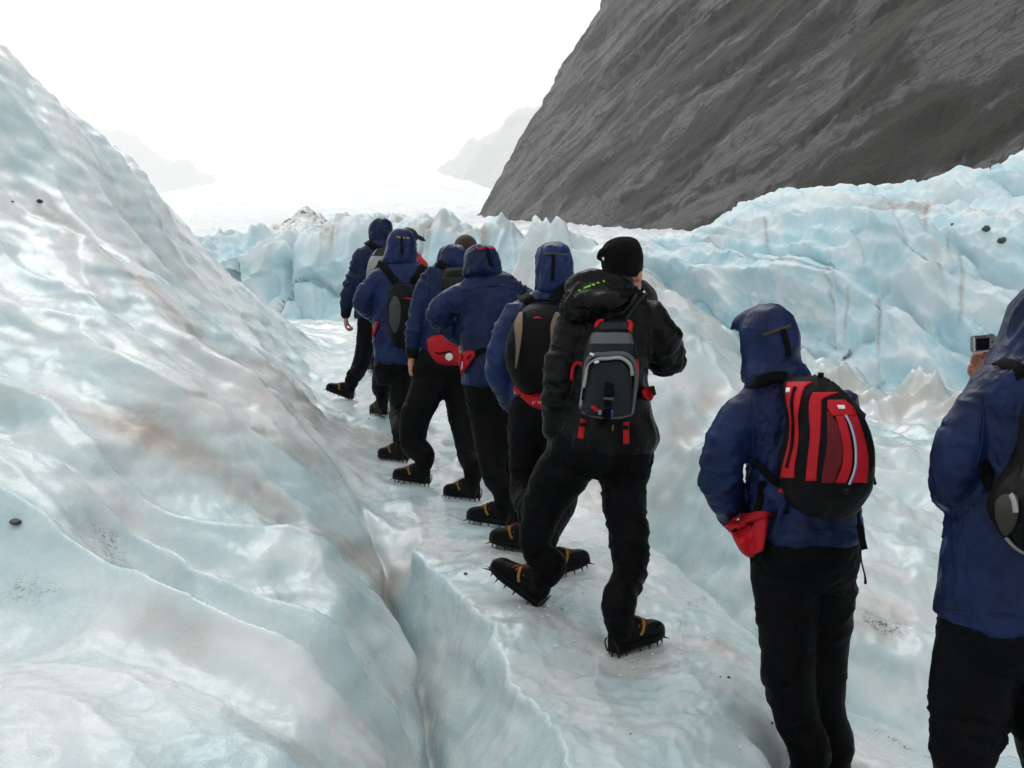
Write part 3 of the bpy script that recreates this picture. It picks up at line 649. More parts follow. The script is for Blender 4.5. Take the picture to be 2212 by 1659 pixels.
def pouch(cast, top, bot, bulge, Yd, cols=22, rows=12, over=.012, seed=1):
    """soft bag lying against a body between two picture-space edges: a closed cushion"""
    tp, bt = cr(top, 6), cr(bot, 6)
    tp = np.array([np.interp(np.linspace(0, 1, cols), np.linspace(0, 1, len(tp)), tp[:, i]) for i in (0, 1)]).T
    bt = np.array([np.interp(np.linspace(0, 1, cols), np.linspace(0, 1, len(bt)), bt[:, i]) for i in (0, 1)]).T
    base = np.zeros((rows, cols, 3)); ys = []
    for j in range(cols):
        for i in range(rows):
            u, v = tp[j]+(bt[j]-tp[j])*(i/(rows-1)); h = cast.ray(u, v); y = h[0].y if h and abs(h[0].y-Yd) < .45 else None
            base[i, j] = (u, v, y if y is not None else np.nan)
    g = base[..., 2]; fill = np.nanmedian(g) if np.isfinite(g).any() else Yd
    g = np.where(np.isfinite(g), g, fill)
    for _ in range(12): g = (g + np.roll(g, 1, 0)*.5 + np.roll(g, -1, 0)*.5 + np.roll(g, 1, 1)*.5 + np.roll(g, -1, 1)*.5)/3 if False else g
    pad = np.pad(g, 2, mode='edge'); g = sum(pad[a:a+rows, b:b+cols] for a in range(5) for b in range(5))/25
    ii = np.linspace(-1, 1, rows)[:, None]; jj = np.linspace(-1, 1, cols)[None, :]
    prof = np.clip(1-np.abs(ii)**2.6, 0, 1)**.5*np.clip(1-np.abs(jj)**3.5, 0, 1)**.5
    prof = prof*(1+.18*n2(jj*3, ii*2, seed)+.08*n2(jj*8, ii*5, seed+1))
    front = np.array([[P(base[i, j, 0], base[i, j, 1], g[i, j]-over-bulge*prof[i, j]) for j in range(cols)] for i in range(rows)])
    backp = np.array([[P(base[i, j, 0], base[i, j, 1], g[i, j]-over+.012+.02*prof[i, j]) for j in range(cols)] for i in range(rows)])
    V = np.concatenate([front.reshape(-1, 3), backp.reshape(-1, 3)]); n = rows*cols; f1 = grid_faces(rows, cols).tolist()
    f2 = (grid_faces(rows, cols)[:, ::-1]+n).tolist(); rim = []
    loop = [(0, j) for j in range(cols)]+[(i, cols-1) for i in range(1, rows)]+[(rows-1, j) for j in range(cols-2, -1, -1)]+[(i, 0) for i in range(rows-2, 0, -1)]
    ids = [i*cols+j for i, j in loop]
    for a, b in zip(ids, ids[1:]+ids[:1]): rim.append([b, a, a+n, b+n])
    return (V, f1+f2+rim), front
def surf_patch(front, i0, i1, j0, j1, lift, thick=.004):
    """thin panel lying on a cushion's front grid, between fractions of its rows and columns"""
    r, c = front.shape[:2]; a = slice(int(i0*(r-1)), int(i1*(r-1))+2); b = slice(int(j0*(c-1)), int(j1*(c-1))+2)
    g = front[a, b]; N = -normals(g)*np.sign(normals(g)[..., 1:2]); f = g+N*lift; k = g.shape[0]*g.shape[1]
    return np.concatenate([f.reshape(-1, 3)]), grid_faces(*g.shape[:2]).tolist()

# ================================================================== cloth, skin, leather
def cloth(name, col, rough=.5, bump=.35, scale=60, sheen=0.0, vary=.25, spec=.5, wet=None, crease=0):
    m = NM(name); co = m.coord('Object'); a = m.noise(co, 5, 4, .6, .4); b = m.noise(co, scale, 3, .6); c = m.noise(co, scale*6, 2, .5)
    cc = m.mix(m.ramp(a, .35, .7), tuple(x*(1-vary) for x in col), tuple(min(1, x*(1+vary)) for x in col))
    if wet: cc = m.mix(m.math('MULTIPLY', m.ramp(m.noise(co, 9, 5, .65, .6), .52, .62), .7), cc, wet)
    h = m.math('ADD', b, m.math('MULTIPLY', c, .25))
    if crease: h = m.math('ADD', h, m.math('MULTIPLY', m.math('ABSOLUTE', m.math('SUBTRACT', m.noise(co, 7.5, 2, .45, .5), .5)), -crease))
    m.set(Base_Color=cc, Roughness=m.math('ADD', m.math('MULTIPLY', a, .2), rough-.1), Normal=m.bump(h, bump, .008), Sheen_Weight=sheen*.25, Specular_IOR_Level=spec*.42)
    return m.m
def nylon(name, k, rough=.33): return cloth(name, (.0074*k, .0182*k, .070*k), rough, .5, 22, 0, .28, .30, (.0042*k, .0104*k, .040*k), 6)
BLUE = nylon('wet_blue_nylon', 1.0); BLUE2 = nylon('blue_nylon_bright', 1.2, .3); BLUE3 = nylon('blue_nylon_soaked', .8, .28); NAVY = nylon('dark_blue_nylon', .78, .36); NAVY2 = nylon('dark_blue_nylon_worn', .9, .4)
BLACKSHELL = cloth('black_shell', (.0026, .0026, .0030), .36, .5, 24, 0, .3, .3, None, 5)
TROUSER = cloth('black_overtrousers', (.0028, .0029, .0035), .5, .5, 24, 0, .3, .10, None, 4)
RED = cloth('red_nylon', (.42, .008, .016), .5, .35, 60, 0, .2, .35)
DARKRED = cloth('dark_red_mesh', (.13, .005, .010), .6, .6, 160, .1, .2)
BLACKNY = cloth('black_nylon', (.0030, .0030, .0034), .5, .4, 80, 0, .3, .2)
BLACKWEB = cloth('black_webbing', (.0035, .0035, .004), .6, .7, 220, 0, .2, .15)
CHAR = cloth('charcoal_nylon', (.017, .021, .023), .6, .4, 120, 0, .25, .2)
GREY = cloth('grey_nylon', (.085, .09, .095), .55, .4, 120, .1, .2)
PALEGREY = cloth('pale_grey_nylon', (.30, .30, .29), .55, .4, 120, .1, .2)
TAN = cloth('tan_nylon', (.19, .135, .09), .6, .4, 120, .1, .2)
SLATE = cloth('slate_mesh', (.045, .064, .068), .6, .8, 260, .1, .2)
OLIVE = cloth('olive_mesh', (.050, .046, .034), .6, .9, 200, .1, .3)
WOOL = cloth('black_wool', (.003, .003, .003), .9, .9, 150, .1, .3, .15)
GLOVE = cloth('dark_fleece', (.022, .024, .022), .9, .8, 120, .5, .3)
REDJ = cloth('red_jacket', (.42, .02, .02), .6, .35, 40, .1, .2)
CAPBLK = cloth('black_cap_cloth', (.012, .012, .014), .7, .4, 120, .1, .2)
YEL = cloth('yellow_webbing', (.30, .17, .022), .6, .4, 200, 0, .2); ORA = cloth('orange_lace', (.30, .065, .02), .6, .3, 200, 0, .2)
LIME = cloth('lime_print', (.16, .52, .02), .6, .2, 100, 0, .1)
WHITEP = cloth('white_print', (.72, .72, .72), .6, .2, 100, 0, .08); DULLWHITE = cloth('worn_white_piping', (.42, .42, .43), .6, .2, 100, 0, .1); PURPLE = cloth('violet_piping', (.10, .04, .35), .6, .2, 100, 0, .1)
HAIR = cloth('brown_hair', (.040, .021, .011), .55, 1.0, 260, .3, .4); HAIRD = cloth('dark_hair', (.018, .012, .009), .55, 1.0, 260, .3, .4)
LEATHER = cloth('black_boot_leather', (.0040, .0040, .0045), .38, .4, 90, 0, .3, .14)
m = NM('crampon_steel'); m.set(Base_Color=(.035, .033, .032), Metallic=.85, Roughness=.45, Normal=m.bump(m.noise(m.coord(), 90, 3), .3, .002)); STEEL = m.m
m = NM('brushed_silver'); m.set(Base_Color=(.62, .62, .63), Metallic=.9, Roughness=.3); SILVER = m.m
m = NM('screen_glass'); m.set(Base_Color=(.010, .011, .012), Roughness=.08, Coat_Weight=.6); SCREEN = m.m
m = NM('skin'); co = m.coord(); a = m.noise(co, 22, 4, .6)
m.set(Base_Color=m.mix(m.ramp(a, .35, .65), (.40, .17, .115), (.50, .245, .18)), Roughness=.5, Normal=m.bump(m.noise(co, 160, 3), .2, .002), Subsurface_Weight=.15, Subsurface_Scale=.01); SKIN = m.m
# ================================================================== boots and crampons (shared by everybody)
def box_shell(x0, x1, y0, y1, z0, z1):
    V = np.array([(x, y, z) for x in (x0, x1) for y in (y0, y1) for z in (z0, z1)])
    return V, [[0, 1, 3, 2], [4, 6, 7, 5], [0, 4, 5, 1], [2, 3, 7, 6], [0, 2, 6, 4], [1, 5, 7, 3]]
def cone(p, q, r, n=5):
    p, q = np.array(p, float), np.array(q, float); t = (q-p)/np.linalg.norm(q-p); b = np.cross(t, (0, 1, .01)); b /= np.linalg.norm(b); c = np.cross(t, b)
    th = np.linspace(0, 2*np.pi, n, endpoint=False); ring = p+r*(np.cos(th)[:, None]*b+np.sin(th)[:, None]*c)
    return np.concatenate([ring, q[None]]), [[i, (i+1) % n, n] for i in range(n)]+[list(range(n))[::-1]]
def foot_outline(x):   # half width, top height above the sole line
    hw = np.interp(x, [-.085, -.07, -.03, .05, .12, .18, .215, .228], [.020, .032, .036, .037, .046, .044, .030, .012])
    tp = np.interp(x, [-.085, -.07, -.02, .05, .10, .15, .20, .228], [.075, .12, .13, .125, .095, .078, .066, .035])
    return hw, tp
rings = []
for x in np.linspace(-.085, .228, 26):
    hw, tp = foot_outline(x); th = np.linspace(0, 2*np.pi, 20, endpoint=False); c, s = np.cos(th), np.sin(th)
    rings.append(np.stack([np.full(20, x), hw*np.sign(c)*np.abs(c)**.7, .045+tp/2+tp/2*np.sign(s)*np.abs(s)**.75], 1))
BV, BF = remesh([loft(rings), tube([(-.028, 0, .11), (-.026, 0, .18), (-.032, 0, .22), (-.032, 0, .235)], [.046, .046, .048, .048])], .0065, 4)
BV = BV + vnormals(BV, BF)*(.002*n3(*(BV*40).T, 3)+.0015*(1-np.abs(n3(*(BV*np.array([60, 25, 90])).T, 4))))[:, None]
BOOT = mesh_np('boot', BV, np.asarray(BF)); BOOT.materials.append(LEATHER)
sole = []
for x in np.linspace(-.082, .222, 22): sole.append(x)
hw = np.array([foot_outline(x)[0] for x in sole])+.003
up = np.stack([sole, hw, np.full(22, .064)], 1); lo = np.stack([sole, hw*.96, np.full(22, .040)], 1)
pl = lambda a: a*np.array([1, -1, 1]); R4 = np.stack([up, pl(up), pl(lo), lo], 1); SOLE = py_mesh('sole', *loft(R4)); SOLE.materials.append(BLACKNY)
cr_parts = [tube([(x, y*sy, .036) for x, y in ((-.07, .030), (0, .033), (.06, .036), (.13, .043), (.20, .026))], [.005]*5, 6, sub=3) for sy in (-1, 1)]
cr_parts += [box_shell(x-.008, x+.008, -.038, .038, .032, .038) for x in (-.06, .02, .09, .16)]
SPK = [(-.07, .028), (-.03, .033), (.05, .036), (.10, .042), (.15, .042), (.19, .030)]
for x, y in SPK:
    for sy in (-1, 1): cr_parts.append(cone((x, y*sy, .038), (x+.003, y*sy*1.05, .006), .0070))
cr_parts += [cone((.205, .016*sy, .038), (.258, .018*sy, .012), .007) for sy in (-1, 1)] + [cone((-.078, .0, .04), (-.088, 0, .002), .008)]
cr_parts += [tube([(-.075, .036*sy, .036), (-.085, .037*sy, .075), (-.092, .02*sy, .10)], [.004]*3, 6, sub=3) for sy in (-1, 1)]
CRAMPON = py_mesh('crampon', *merge(cr_parts), smooth=False); CRAMPON.materials.append(STEEL)
BT = BVHTree.FromPolygons(BV.tolist(), [list(map(int, q)) for q in BF])
def on_boot(pts, width, thick=.003):
    ps, ns = [], []
    for x, a in pts:      # station along the boot, angle over it
        d = Vector((0, math.sin(a), math.cos(a))); h = BT.ray_cast(Vector((x, 0, .08)) + d*.3, -d)
        if h[0] is not None: ps.append(np.array(h[0])+np.array(h[1])*.002); ns.append(np.array(h[1]))
    return ribbon(ps, ns, width, thick)
BSTRAPS = []
for sg in (-1, 1):
    me = py_mesh('strap', *on_boot([(.055+.03*math.cos(a*1.2), a*sg) for a in np.linspace(.3, 1.35, 7)], .013)); me.materials.append(YEL); BSTRAPS.append(me)
BLACE = py_mesh('lace', *merge([on_boot([(.05+.022*k, -.7), (.06+.022*k, 0), (.05+.022*(k+1), .7)], .005, .003) for k in range(3)]+[on_boot([(.05+.022*k, .7), (.06+.022*k, 0), (.05+.022*(k+1), -.7)], .005, .003) for k in range(3)])); BLACE.materials.append(ORA)

def hand_shell(wrist, d, palm, curl, thumb_sign, size=1.0, fat=1.0, voxel=.0042, spread=0.0, thumb_out=.5):
    """palm, four fingers of unequal length bent at three joints, thumb from the side of the palm"""
    y = np.array(d, float); y /= np.linalg.norm(y); z = -np.array(palm, float); z -= y*np.dot(z, y); z /= np.linalg.norm(z); x = -np.cross(y, z)*thumb_sign
    ms = [ellipsoid((0, .05, 0), (.040, .052, .0165*fat), 16), tube([(0, -.045, 0), (0, .0, 0), (0, .03, 0)], [.026, .027, .03], 14, .75, (0, 0, 1))]
    for i, (bx, L, r) in enumerate([(-.030, .060, .0078), (-.0105, .076, .0086), (.0105, .083, .0088), (.031, .074, .0086)]):
        p = np.array([bx, .088-.004*abs(i-2), 0.]); pts = [p*np.array([.8, .6, 1]), p]; ang = 0; side = spread*(i-1.5)*.1
        for k, fr in enumerate((.45, .32, .23)):
            ang += curl*(.85, 1.05, .75)[k]*(1+.06*(1.5-i)); p = p+L*fr*np.array([side, math.cos(ang), -math.sin(ang)]); pts.append(p)
        ms.append(tube(pts, [r*1.05*fat, r*1.05*fat, r*fat, r*.95*fat, r*.8*fat], 10, sub=3))
    t0 = np.array([.034, .018, -.006]); t1 = t0+np.array([.022, .024, -.010]); t2 = t1+.034*np.array([.55*thumb_out+.1, .75, -.35*(1+curl*.4)]); t3 = t2+.026*np.array([.1-.5*curl*(1-thumb_out), .8, -.45*(1+curl*.3)])
    ms.append(tube([(.015, .01, 0), t0, t1, t2, t3], [.015, .0145*fat, .0115*fat, .0105*fat, .0085*fat], 10, sub=3))
    V, Fq = remesh(ms, voxel, 2); M = np.stack([x, y, z], 1)
    return (V*size)@M.T+np.array(wrist), np.asarray(Fq)[:, ::-1] if thumb_sign > 0 else np.asarray(Fq)

PEOPLE = {}
def person(key, label, Y, head, torso, armL, armR, legL, legR, pelvis, hood=None, hoodx=(), jacket=BLUE, jname='jacket', hands=None, voxel=.012, seed=1, neck=None, amp=.007, body_voxel=.019, extra_jacket=(), cuffs=True, hip=None, hoodcut=True):
    """one walker: body under clothing; all outlines are (u, v) picture points at the walker's own distance"""
    ft = [P(*f[:3]) for f in FOOT[key]]; B = (ft[0]+ft[1])/2
    def limb(a): return [P(q[0], q[1], Y+q[2]) for q in a], [q[3]*(Y+q[2])/F for q in a]
    aL, aR, lL, lR = map(limb, (armL, armR, legL, legR))
    BM = []
    for f, lg in zip(FOOT[key], (lL, lR)):
        M = Matrix.Translation(Vector(P(*f[:3]))) @ Matrix.Rotation(math.radians(90-f[3]), 4, 'Z') @ Matrix.Rotation(math.radians(-f[4]), 4, 'Y') @ Matrix.Translation((.03 if f[4] > 10 else 0, 0, -.018)) @ Matrix.Scale(.94, 4); BM.append(M)
        top = np.array(M @ Vector((-.032, 0, .25))); bot = np.array(M @ Vector((-.030, 0, .165))); P_, R_ = lg
        while len(P_) > 2 and P_[-1][2] < top[2]+.03: P_.pop(); R_.pop()
        P_ += [top, bot]; R_ += [max(min(R_[-1], .075), .060), .060]
    hu, hv, hdy, hyaw, htilt = head; hc = P(hu, hv, Y+hdy); ya = math.radians(hyaw); fw = np.array([math.sin(ya), math.cos(ya), htilt]); fw /= np.linalg.norm(fw); rt = np.array([math.cos(ya), -math.sin(ya), 0]); upv = np.cross(rt, fw)
    Rm = np.stack([rt, fw, upv], 1)
    nk = P(*(neck or ((torso[-1][0]+torso[-1][1])/2, torso[-1][2])), Y+torso[-1][4])
    # --- the body: head with face, neck, trunk, arms, legs as one surface
    H = lambda x, y, z: hc+Rm@np.array([x, y, z])
    bm_ = [ellipsoid(hc+Rm@np.array([0, -.012, .022]), (.074, .094, .092), 20, Rm), ellipsoid(H(0, .026, -.045), (.055, .060, .072), 16, Rm), tube([H(0, .075, .02), H(0, .104, -.022), H(0, .095, -.032)], [.010, .014, .010], 8),
           ellipsoid(H(0, .078, .030), (.055, .016, .012), 12, Rm), ellipsoid(H(0, .082, -.068), (.026, .012, .010), 10, Rm), ellipsoid(H(.077, -.005, -.012), (.010, .021, .032), 10, Rm), ellipsoid(H(-.077, -.005, -.012), (.010, .021, .032), 10, Rm),
           ellipsoid(H(0, .065, -.100), (.024, .018, .016), 10, Rm), tube([H(0, -.025, -.06), nk+np.array([0, 0, -.01]), nk+np.array([0, 0, -.12])], [.054, .058, .08], 14)]
    st = [(a+(b-a)*.16, b-(b-a)*.16, v, d*.74, dy) for a, b, v, d, dy in torso]; st[-1] = (*st[-1][:2], st[-1][2]+8, st[-1][3], st[-1][4])
    bm_ += [section_loft(st, Y)]
    for p, r in (aL, aR): bm_.append(tube([*p], [x*.66 for x in r]))
    for (p, r), f in zip((lL, lR), FOOT[key]):
        bm_.append(tube(list(p), [x*.66 for x in r[:-2]]+[.034, .032]))
    V, Fq = remesh(bm_, body_voxel, 3); Vs, Fs = [V], [np.asarray(Fq)]; k = len(V)
    for side, hd in (hands or {}).items():
        pw, rw = (aL if side == 'L' else aR); w0 = pw[-1]; d = hd.get('dir'); d = np.array(d if d is not None else pw[-1]-pw[-2], float)
        if hd.get('glove'): continue
        hv_, hf = hand_shell(w0+d/np.linalg.norm(d)*hd.get('off', .05), d, hd['palm'], hd['curl'], (1 if side == 'R' else -1)*hd.get('flip', 1), hd.get('size', 1), thumb_out=hd.get('thumb', .5))
        Vs.append(hv_); Fs.append(hf+k); k += len(hv_)
    o = new_obj('person', mesh_np('body', np.concatenate(Vs)-B, np.concatenate(Fs)), SKIN); o.location = B; tag(o, label, 'person', 'hikers in line on the glacier')
    def child(name, VF, mat, parent=None, smooth=True, world=True):
        v, f = VF; v = np.asarray(v)-B if world else np.asarray(v)
        me = mesh_np(name, v, np.asarray(f), smooth) if len(set(map(len, f))) == 1 else py_mesh(name, v, [list(map(int, q)) for q in f], smooth)
        c = new_obj(name, me, mat, parent or o); return c
    rec = dict(o=o, B=B, child=child, Y=Y, hc=hc, Rm=Rm)
    for side, hd in (hands or {}).items():
        if hd.get('glove'):
            pw, rw = (aL if side == 'L' else aR); d = np.array(hd.get('dir') if hd.get('dir') is not None else pw[-1]-pw[-2], float)
            hv_, hf = hand_shell(pw[-1]+d/np.linalg.norm(d)*.015, d, hd['palm'], hd['curl'], (1 if side == 'R' else -1), hd.get('size', 1.05), 1.35, .006, thumb_out=hd.get('thumb', .4))
            child('glove', (hv_, hf), GLOVE)
    # --- trousers
    q0 = pelvis[0]; pelvis = [(q0[0]+(q0[1]-q0[0])*.05, q0[1]-(q0[1]-q0[0])*.05, q0[2], q0[3]*.62, q0[4])]+list(pelvis[1:])
    tr = [section_loft(pelvis, Y), tube(lL[0], [q*.96 for q in lL[1]], 20), tube(lR[0], [q*.96 for q in lR[1]], 20)]
    V, Fq = remesh(tr, voxel, 12); ax = [(a[i], a[i+1]) for a in (lL[0], lR[0]) for i in range(len(a)-1)]
    V = folds(V, Fq, ax, amp*.6, seed, 1.3); rec['trousers'] = (V, Fq); child('trousers', (V, Fq), TROUSER)
    # --- jacket with sleeves
    jk = [section_loft(torso, Y), tube(aL[0], aL[1], 20), tube(aR[0], aR[1], 20)] + [tube([P(q[0], q[1], Y+q[2]) for q in a], [q[3]*(Y+q[2])/F for q in a], 18) for a in extra_jacket]
    V, Fq = remesh(jk, voxel, 4); ax = [(a[i], a[i+1]) for a in (aL[0], aR[0]) for i in range(len(a)-1)]
    V = folds(V, Fq, ax, amp, seed+20); rec['jacket'] = (V, Fq); J = child(jname, (V, Fq), jacket); rec['J'] = J
    if cuffs:
        for p, r in (aL, aR):
            a, b = p[-1], p[-2]; d = (b-a)/np.linalg.norm(b-a); child('cuff', tube([a-d*.012, a+d*.02, a+d*.05], [r[-1]*.98, r[-1]*1.06, r[-1]*1.08], 16), BLACKNY, J)
    # --- hood
    if hood:
        hs = [section_loft(hood, Y, 2.15, 26)] + [tube([P(q[0], q[1], Y+q[2]) for q in a], [q[3]*(Y+q[2])/F for q in a], 14) for a in hoodx]
        V, Fq = remesh(hs, voxel*.8, 4); V = folds(V, Fq, [], amp*.9, seed+40, .8); Fq = np.asarray(Fq)
        if hoodcut:
            c = V[Fq].mean(1)-hc; q = c@Rm
            keep = ~((q[:, 1] > .03) & ((q[:, 0]/.072)**2+((q[:, 2]+.030)/.085)**2 < 1)); Fq = Fq[keep]
        rec['hood'] = (V, Fq); h = child('hood', (V, Fq), jacket, J); so = h.modifiers.new('thickness', 'SOLIDIFY'); so.thickness = .006; so.offset = -1; rec['H'] = h
    # --- boots
    for M in BM:
        M = Matrix.Translation(Vector(-B)) @ M
        b = new_obj('boot', BOOT, None, o); b.matrix_local = M
        for nm, me in (('sole', SOLE), ('crampon', CRAMPON), ('strap', BSTRAPS[0]), ('strap', BSTRAPS[1]), ('lace', BLACE)): new_obj(nm, me, None, b)
    PEOPLE[key] = rec; return rec
def cast_of(r, *names): return Caster([r[n] for n in (names or ('jacket', 'trousers', 'hood')) if n in r])
def hood_strap(r, pix, w=.018, mat=BLACKWEB, name='hood_strap'):
    c = cast_of(r, 'hood', 'jacket'); return r['child'](name, strap_on(c, pix, w, .004, .004), mat, r['H'])
# ================================================================== the walkers (outlines as picture points, metres from each one's own distance)
# torso / pelvis / hood rows: (u left, u right, v, half depth in metres, dY); limbs: (u, v, dY, radius in picture points)
person('pr', 'person in red jacket and black peaked cap, mostly hidden behind the second hiker', 9.1, (882, 522, 0, 40, 0),
  [(848,918,690,.14,0),(846,920,640,.14,0),(848,919,590,.13,0),(853,916,562,.11,0),(866,905,548,.08,0),(874,893,541,.06,0)],
  [(855,575,0,17),(850,620,.1,15),(862,660,.25,11)],[(908,575,0,17),(912,620,.1,15),(900,660,.25,11)],
  [(872,700,0,20),(870,790,0,17),(868,875,0,13)],[(895,700,0,20),(894,790,0,17),(893,875,0,13)],[(856,912,740,.13,0),(852,914,690,.13,0),(856,912,660,.12,0)],
  jacket=REDJ, hands={'L': dict(palm=(1,0,0), curl=.5)}, voxel=.016, seed=101, amp=.006, body_voxel=.013)
r = PEOPLE['pr']; H = lambda r, x, y, z: r['hc']+r['Rm']@np.array([x, y, z])
V, Fq = remesh([ellipsoid(H(r, 0, -.008, .05), (.085, .105, .078), 18, r['Rm']), tube([H(r, 0, .075, .055), H(r, 0, .13, .045), H(r, 0, .17, .03)], [.07, .068, .045], 16, .14, r['Rm'][:, 2])], .009, 3)
r['child']('cap', (V, Fq), CAPBLK)
r['child']('hair', remesh([ellipsoid(H(r, 0, -.03, -.01), (.079, .085, .09), 16, r['Rm'])], .01, 2), HAIRD)

person('p1', 'person at the head of the line in blue hooded jacket, stepping left onto the slope', 9.5, (823, 501, .02, 15, 0),
  [(766,858,688,.16,0),(768,860,650,.15,0),(772,862,600,.14,0),(772,862,560,.13,0),(778,860,540,.11,0),(796,852,524,.09,0),(804,842,514,.07,0)],
  [(782,552,0,18),(769,585,0,17),(757,620,0,16),(750,650,0,14),(747,676,0,11)],[(856,552,0,18),(866,600,.05,16),(862,650,.2,13)],
  [(795,700,0,23),(786,765,-.05,21),(774,800,-.1,18),(762,838,-.15,14)],[(835,700,0,22),(826,745,.3,19),(810,785,.55,14)],
  [(773,852,730,.13,0),(772,856,700,.14,0),(776,850,670,.13,0)],
  hood=[(800,845,522,.09,0),(797,847,508,.115,.02),(798,847,490,.125,.03),(806,842,477,.10,.03),(816,832,471,.05,.03)],
  hands={'L': dict(palm=(1,.2,0), curl=.95, dir=(0,0,-1)), 'R': dict(palm=(-1,0,0), curl=.6)}, jacket=BLUE3, voxel=.014, seed=111, amp=.011)

person('p2', 'person second in line, blue hood with yellow tabs, elbow out, black backpack with grey oval', 8.2, (867, 531, .03, 0, 0),
  [(808,905,784,.17,0),(805,912,740,.16,0),(806,922,690,.15,0),(810,926,640,.14,0),(812,924,600,.13,0),(820,914,578,.10,0),(838,898,563,.08,0),(848,888,552,.06,0)],
  [(822,604,0,24),(800,625,-.02,24),(784,652,-.03,23),(796,668,.05,20),(818,690,.12,15)],[(915,604,0,23),(925,650,.05,22),(912,690,.2,15)],
  [(832,800,.1,27),(824,840,.25,22),(822,882,.35,15)],[(872,800,0,30),(862,890,-.2,22),(866,955,-.45,19),(868,978,-.55,17)],
  [(810,900,830,.14,0),(808,902,790,.15,0),(812,900,740,.14,0)],
  hood=[(820,905,573,.09,0),(826,902,560,.115,0),(834,900,535,.13,.02),(838,895,512,.13,.03),(848,886,499,.10,.03),(858,874,494,.05,.03)],
  hands={'L': dict(palm=(0,1,0), curl=.6)}, jacket=BLUE2, voxel=.012, seed=121, amp=.011)
r = PEOPLE['p2']; hood_strap(r, [(868,512),(868,530),(869,548)], .02); hood_strap(r, [(857,511),(866,514),(884,515)], .016, YEL, 'tab')

person('ph', 'bareheaded person with short brown hair, seen only above the two hoods in the middle', 7.7, (1008, 545, 0, 15, 0),
  [(968,1068,760,.15,0),(966,1070,690,.15,0),(966,1070,630,.14,0),(972,1064,605,.12,0),(992,1040,590,.09,0),(1000,1028,584,.06,0)],
  [(985,640,.05,21),(985,690,.15,18),(1000,740,.3,13)],[(1060,640,.05,21),(1062,690,.15,18),(1045,740,.3,13)],
  [(1062,790,0,26),(1066,900,0,22),(1064,1020,0,16)],[(1085,790,0,26),(1085,900,0,22),(1086,1020,0,16)],[(1030,1105,830,.13,0),(1000,1090,790,.14,0),(972,1066,740,.14,0)],
  hands={'L': dict(palm=(1,0,0), curl=.5)}, voxel=.015, seed=131, amp=.006, body_voxel=.013)
r = PEOPLE['ph']; V, Fq = remesh([ellipsoid(H(r, 0, -.022, .035), (.086, .100, .094), 20, r['Rm']), ellipsoid(H(r, 0, -.045, -.02), (.078, .07, .07), 16, r['Rm'])], .008, 2)
r['child']('hair', (V + vnormals(V, Fq)*(.005*(1-np.abs(n3(*(V*45).T, 5))))[:, None], Fq), HAIR)

person('p3', 'person with bare left fist hanging, blue hooded jacket, red waist bag and wide stance', 7.0, (980, 572, .03, 5, 0),
  [(908,1010,786,.16,0),(914,1012,740,.15,0),(920,1014,690,.15,0),(918,1016,640,.14,0),(916,1016,605,.12,0),(922,1010,582,.10,0),(942,1005,572,.08,0),(958,1000,562,.06,0)],
  [(928,606,0,22),(910,650,0,21),(899,700,-.02,20),(893,735,-.02,17),(890,760,-.02,14)],[(1012,606,0,22),(1025,660,.1,20),(1015,710,.3,14)],
  [(938,815,0,41),(914,862,-.05,38),(896,908,-.08,34),(893,960,-.1,29),(894,1010,-.12,25)],[(985,815,0,36),(992,870,0,31),(1001,925,-.1,28),(1009,985,-.25,22),(1011,1030,-.33,17)],
  [(884,1008,830,.14,0),(890,1010,800,.15,0),(912,1008,750,.15,0)],
  hood=[(930,1020,584,.09,0),(940,1015,574,.11,0),(946,1014,560,.13,.02),(950,1010,545,.125,.03),(960,1000,534,.10,.03),(972,988,530,.05,.03)],
  hands={'L': dict(palm=(.75,.1,0), curl=1.0, dir=(-.05,0,-1), size=1.15, off=.055)}, voxel=.012, seed=141, amp=.011)

person('p4', 'person without a pack, blue hood with red tabs, left hand on hip', 6.1, (1040, 577, .03, 10, 0),
  [(997,1108,830,.17,0),(998,1120,800,.16,0),(996,1130,750,.15,0),(990,1138,700,.15,0),(986,1140,650,.14,0),(990,1132,620,.12,0),(1004,1110,602,.10,0),(1012,1088,590,.08,0),(1020,1072,580,.06,0)],
  [(1003,640,0,30),(970,655,-.03,28),(947,676,-.04,25),(962,700,.03,23),(992,728,.12,18)],[(1128,648,0,30),(1145,710,.05,28),(1125,770,.25,20)],
  [(1040,850,0,37),(1048,905,0,35),(1058,965,-.08,33),(1070,1030,-.15,29),(1076,1092,-.2,25)],[(1092,850,0,36),(1100,960,0,32),(1108,1040,0,28),(1116,1095,-.1,24)],
  [(1006,1122,890,.14,0),(1002,1124,840,.16,0),(1006,1120,790,.15,0)],
  hood=[(1000,1088,598,.10,0),(1001,1084,585,.12,0),(1002,1076,562,.135,.02),(1006,1070,545,.13,.03),(1018,1064,534,.10,.03),(1030,1052,530,.05,.03)],
  hands={'L': dict(palm=(0,1,0), curl=.6)}, jacket=BLUE3, voxel=.011, seed=151, amp=.011)
r = PEOPLE['p4']; hood_strap(r, [(1052,537),(1055,555),(1062,575)], .02); hood_strap(r, [(1032,540),(1045,537),(1068,538)], .014, RED, 'tab')

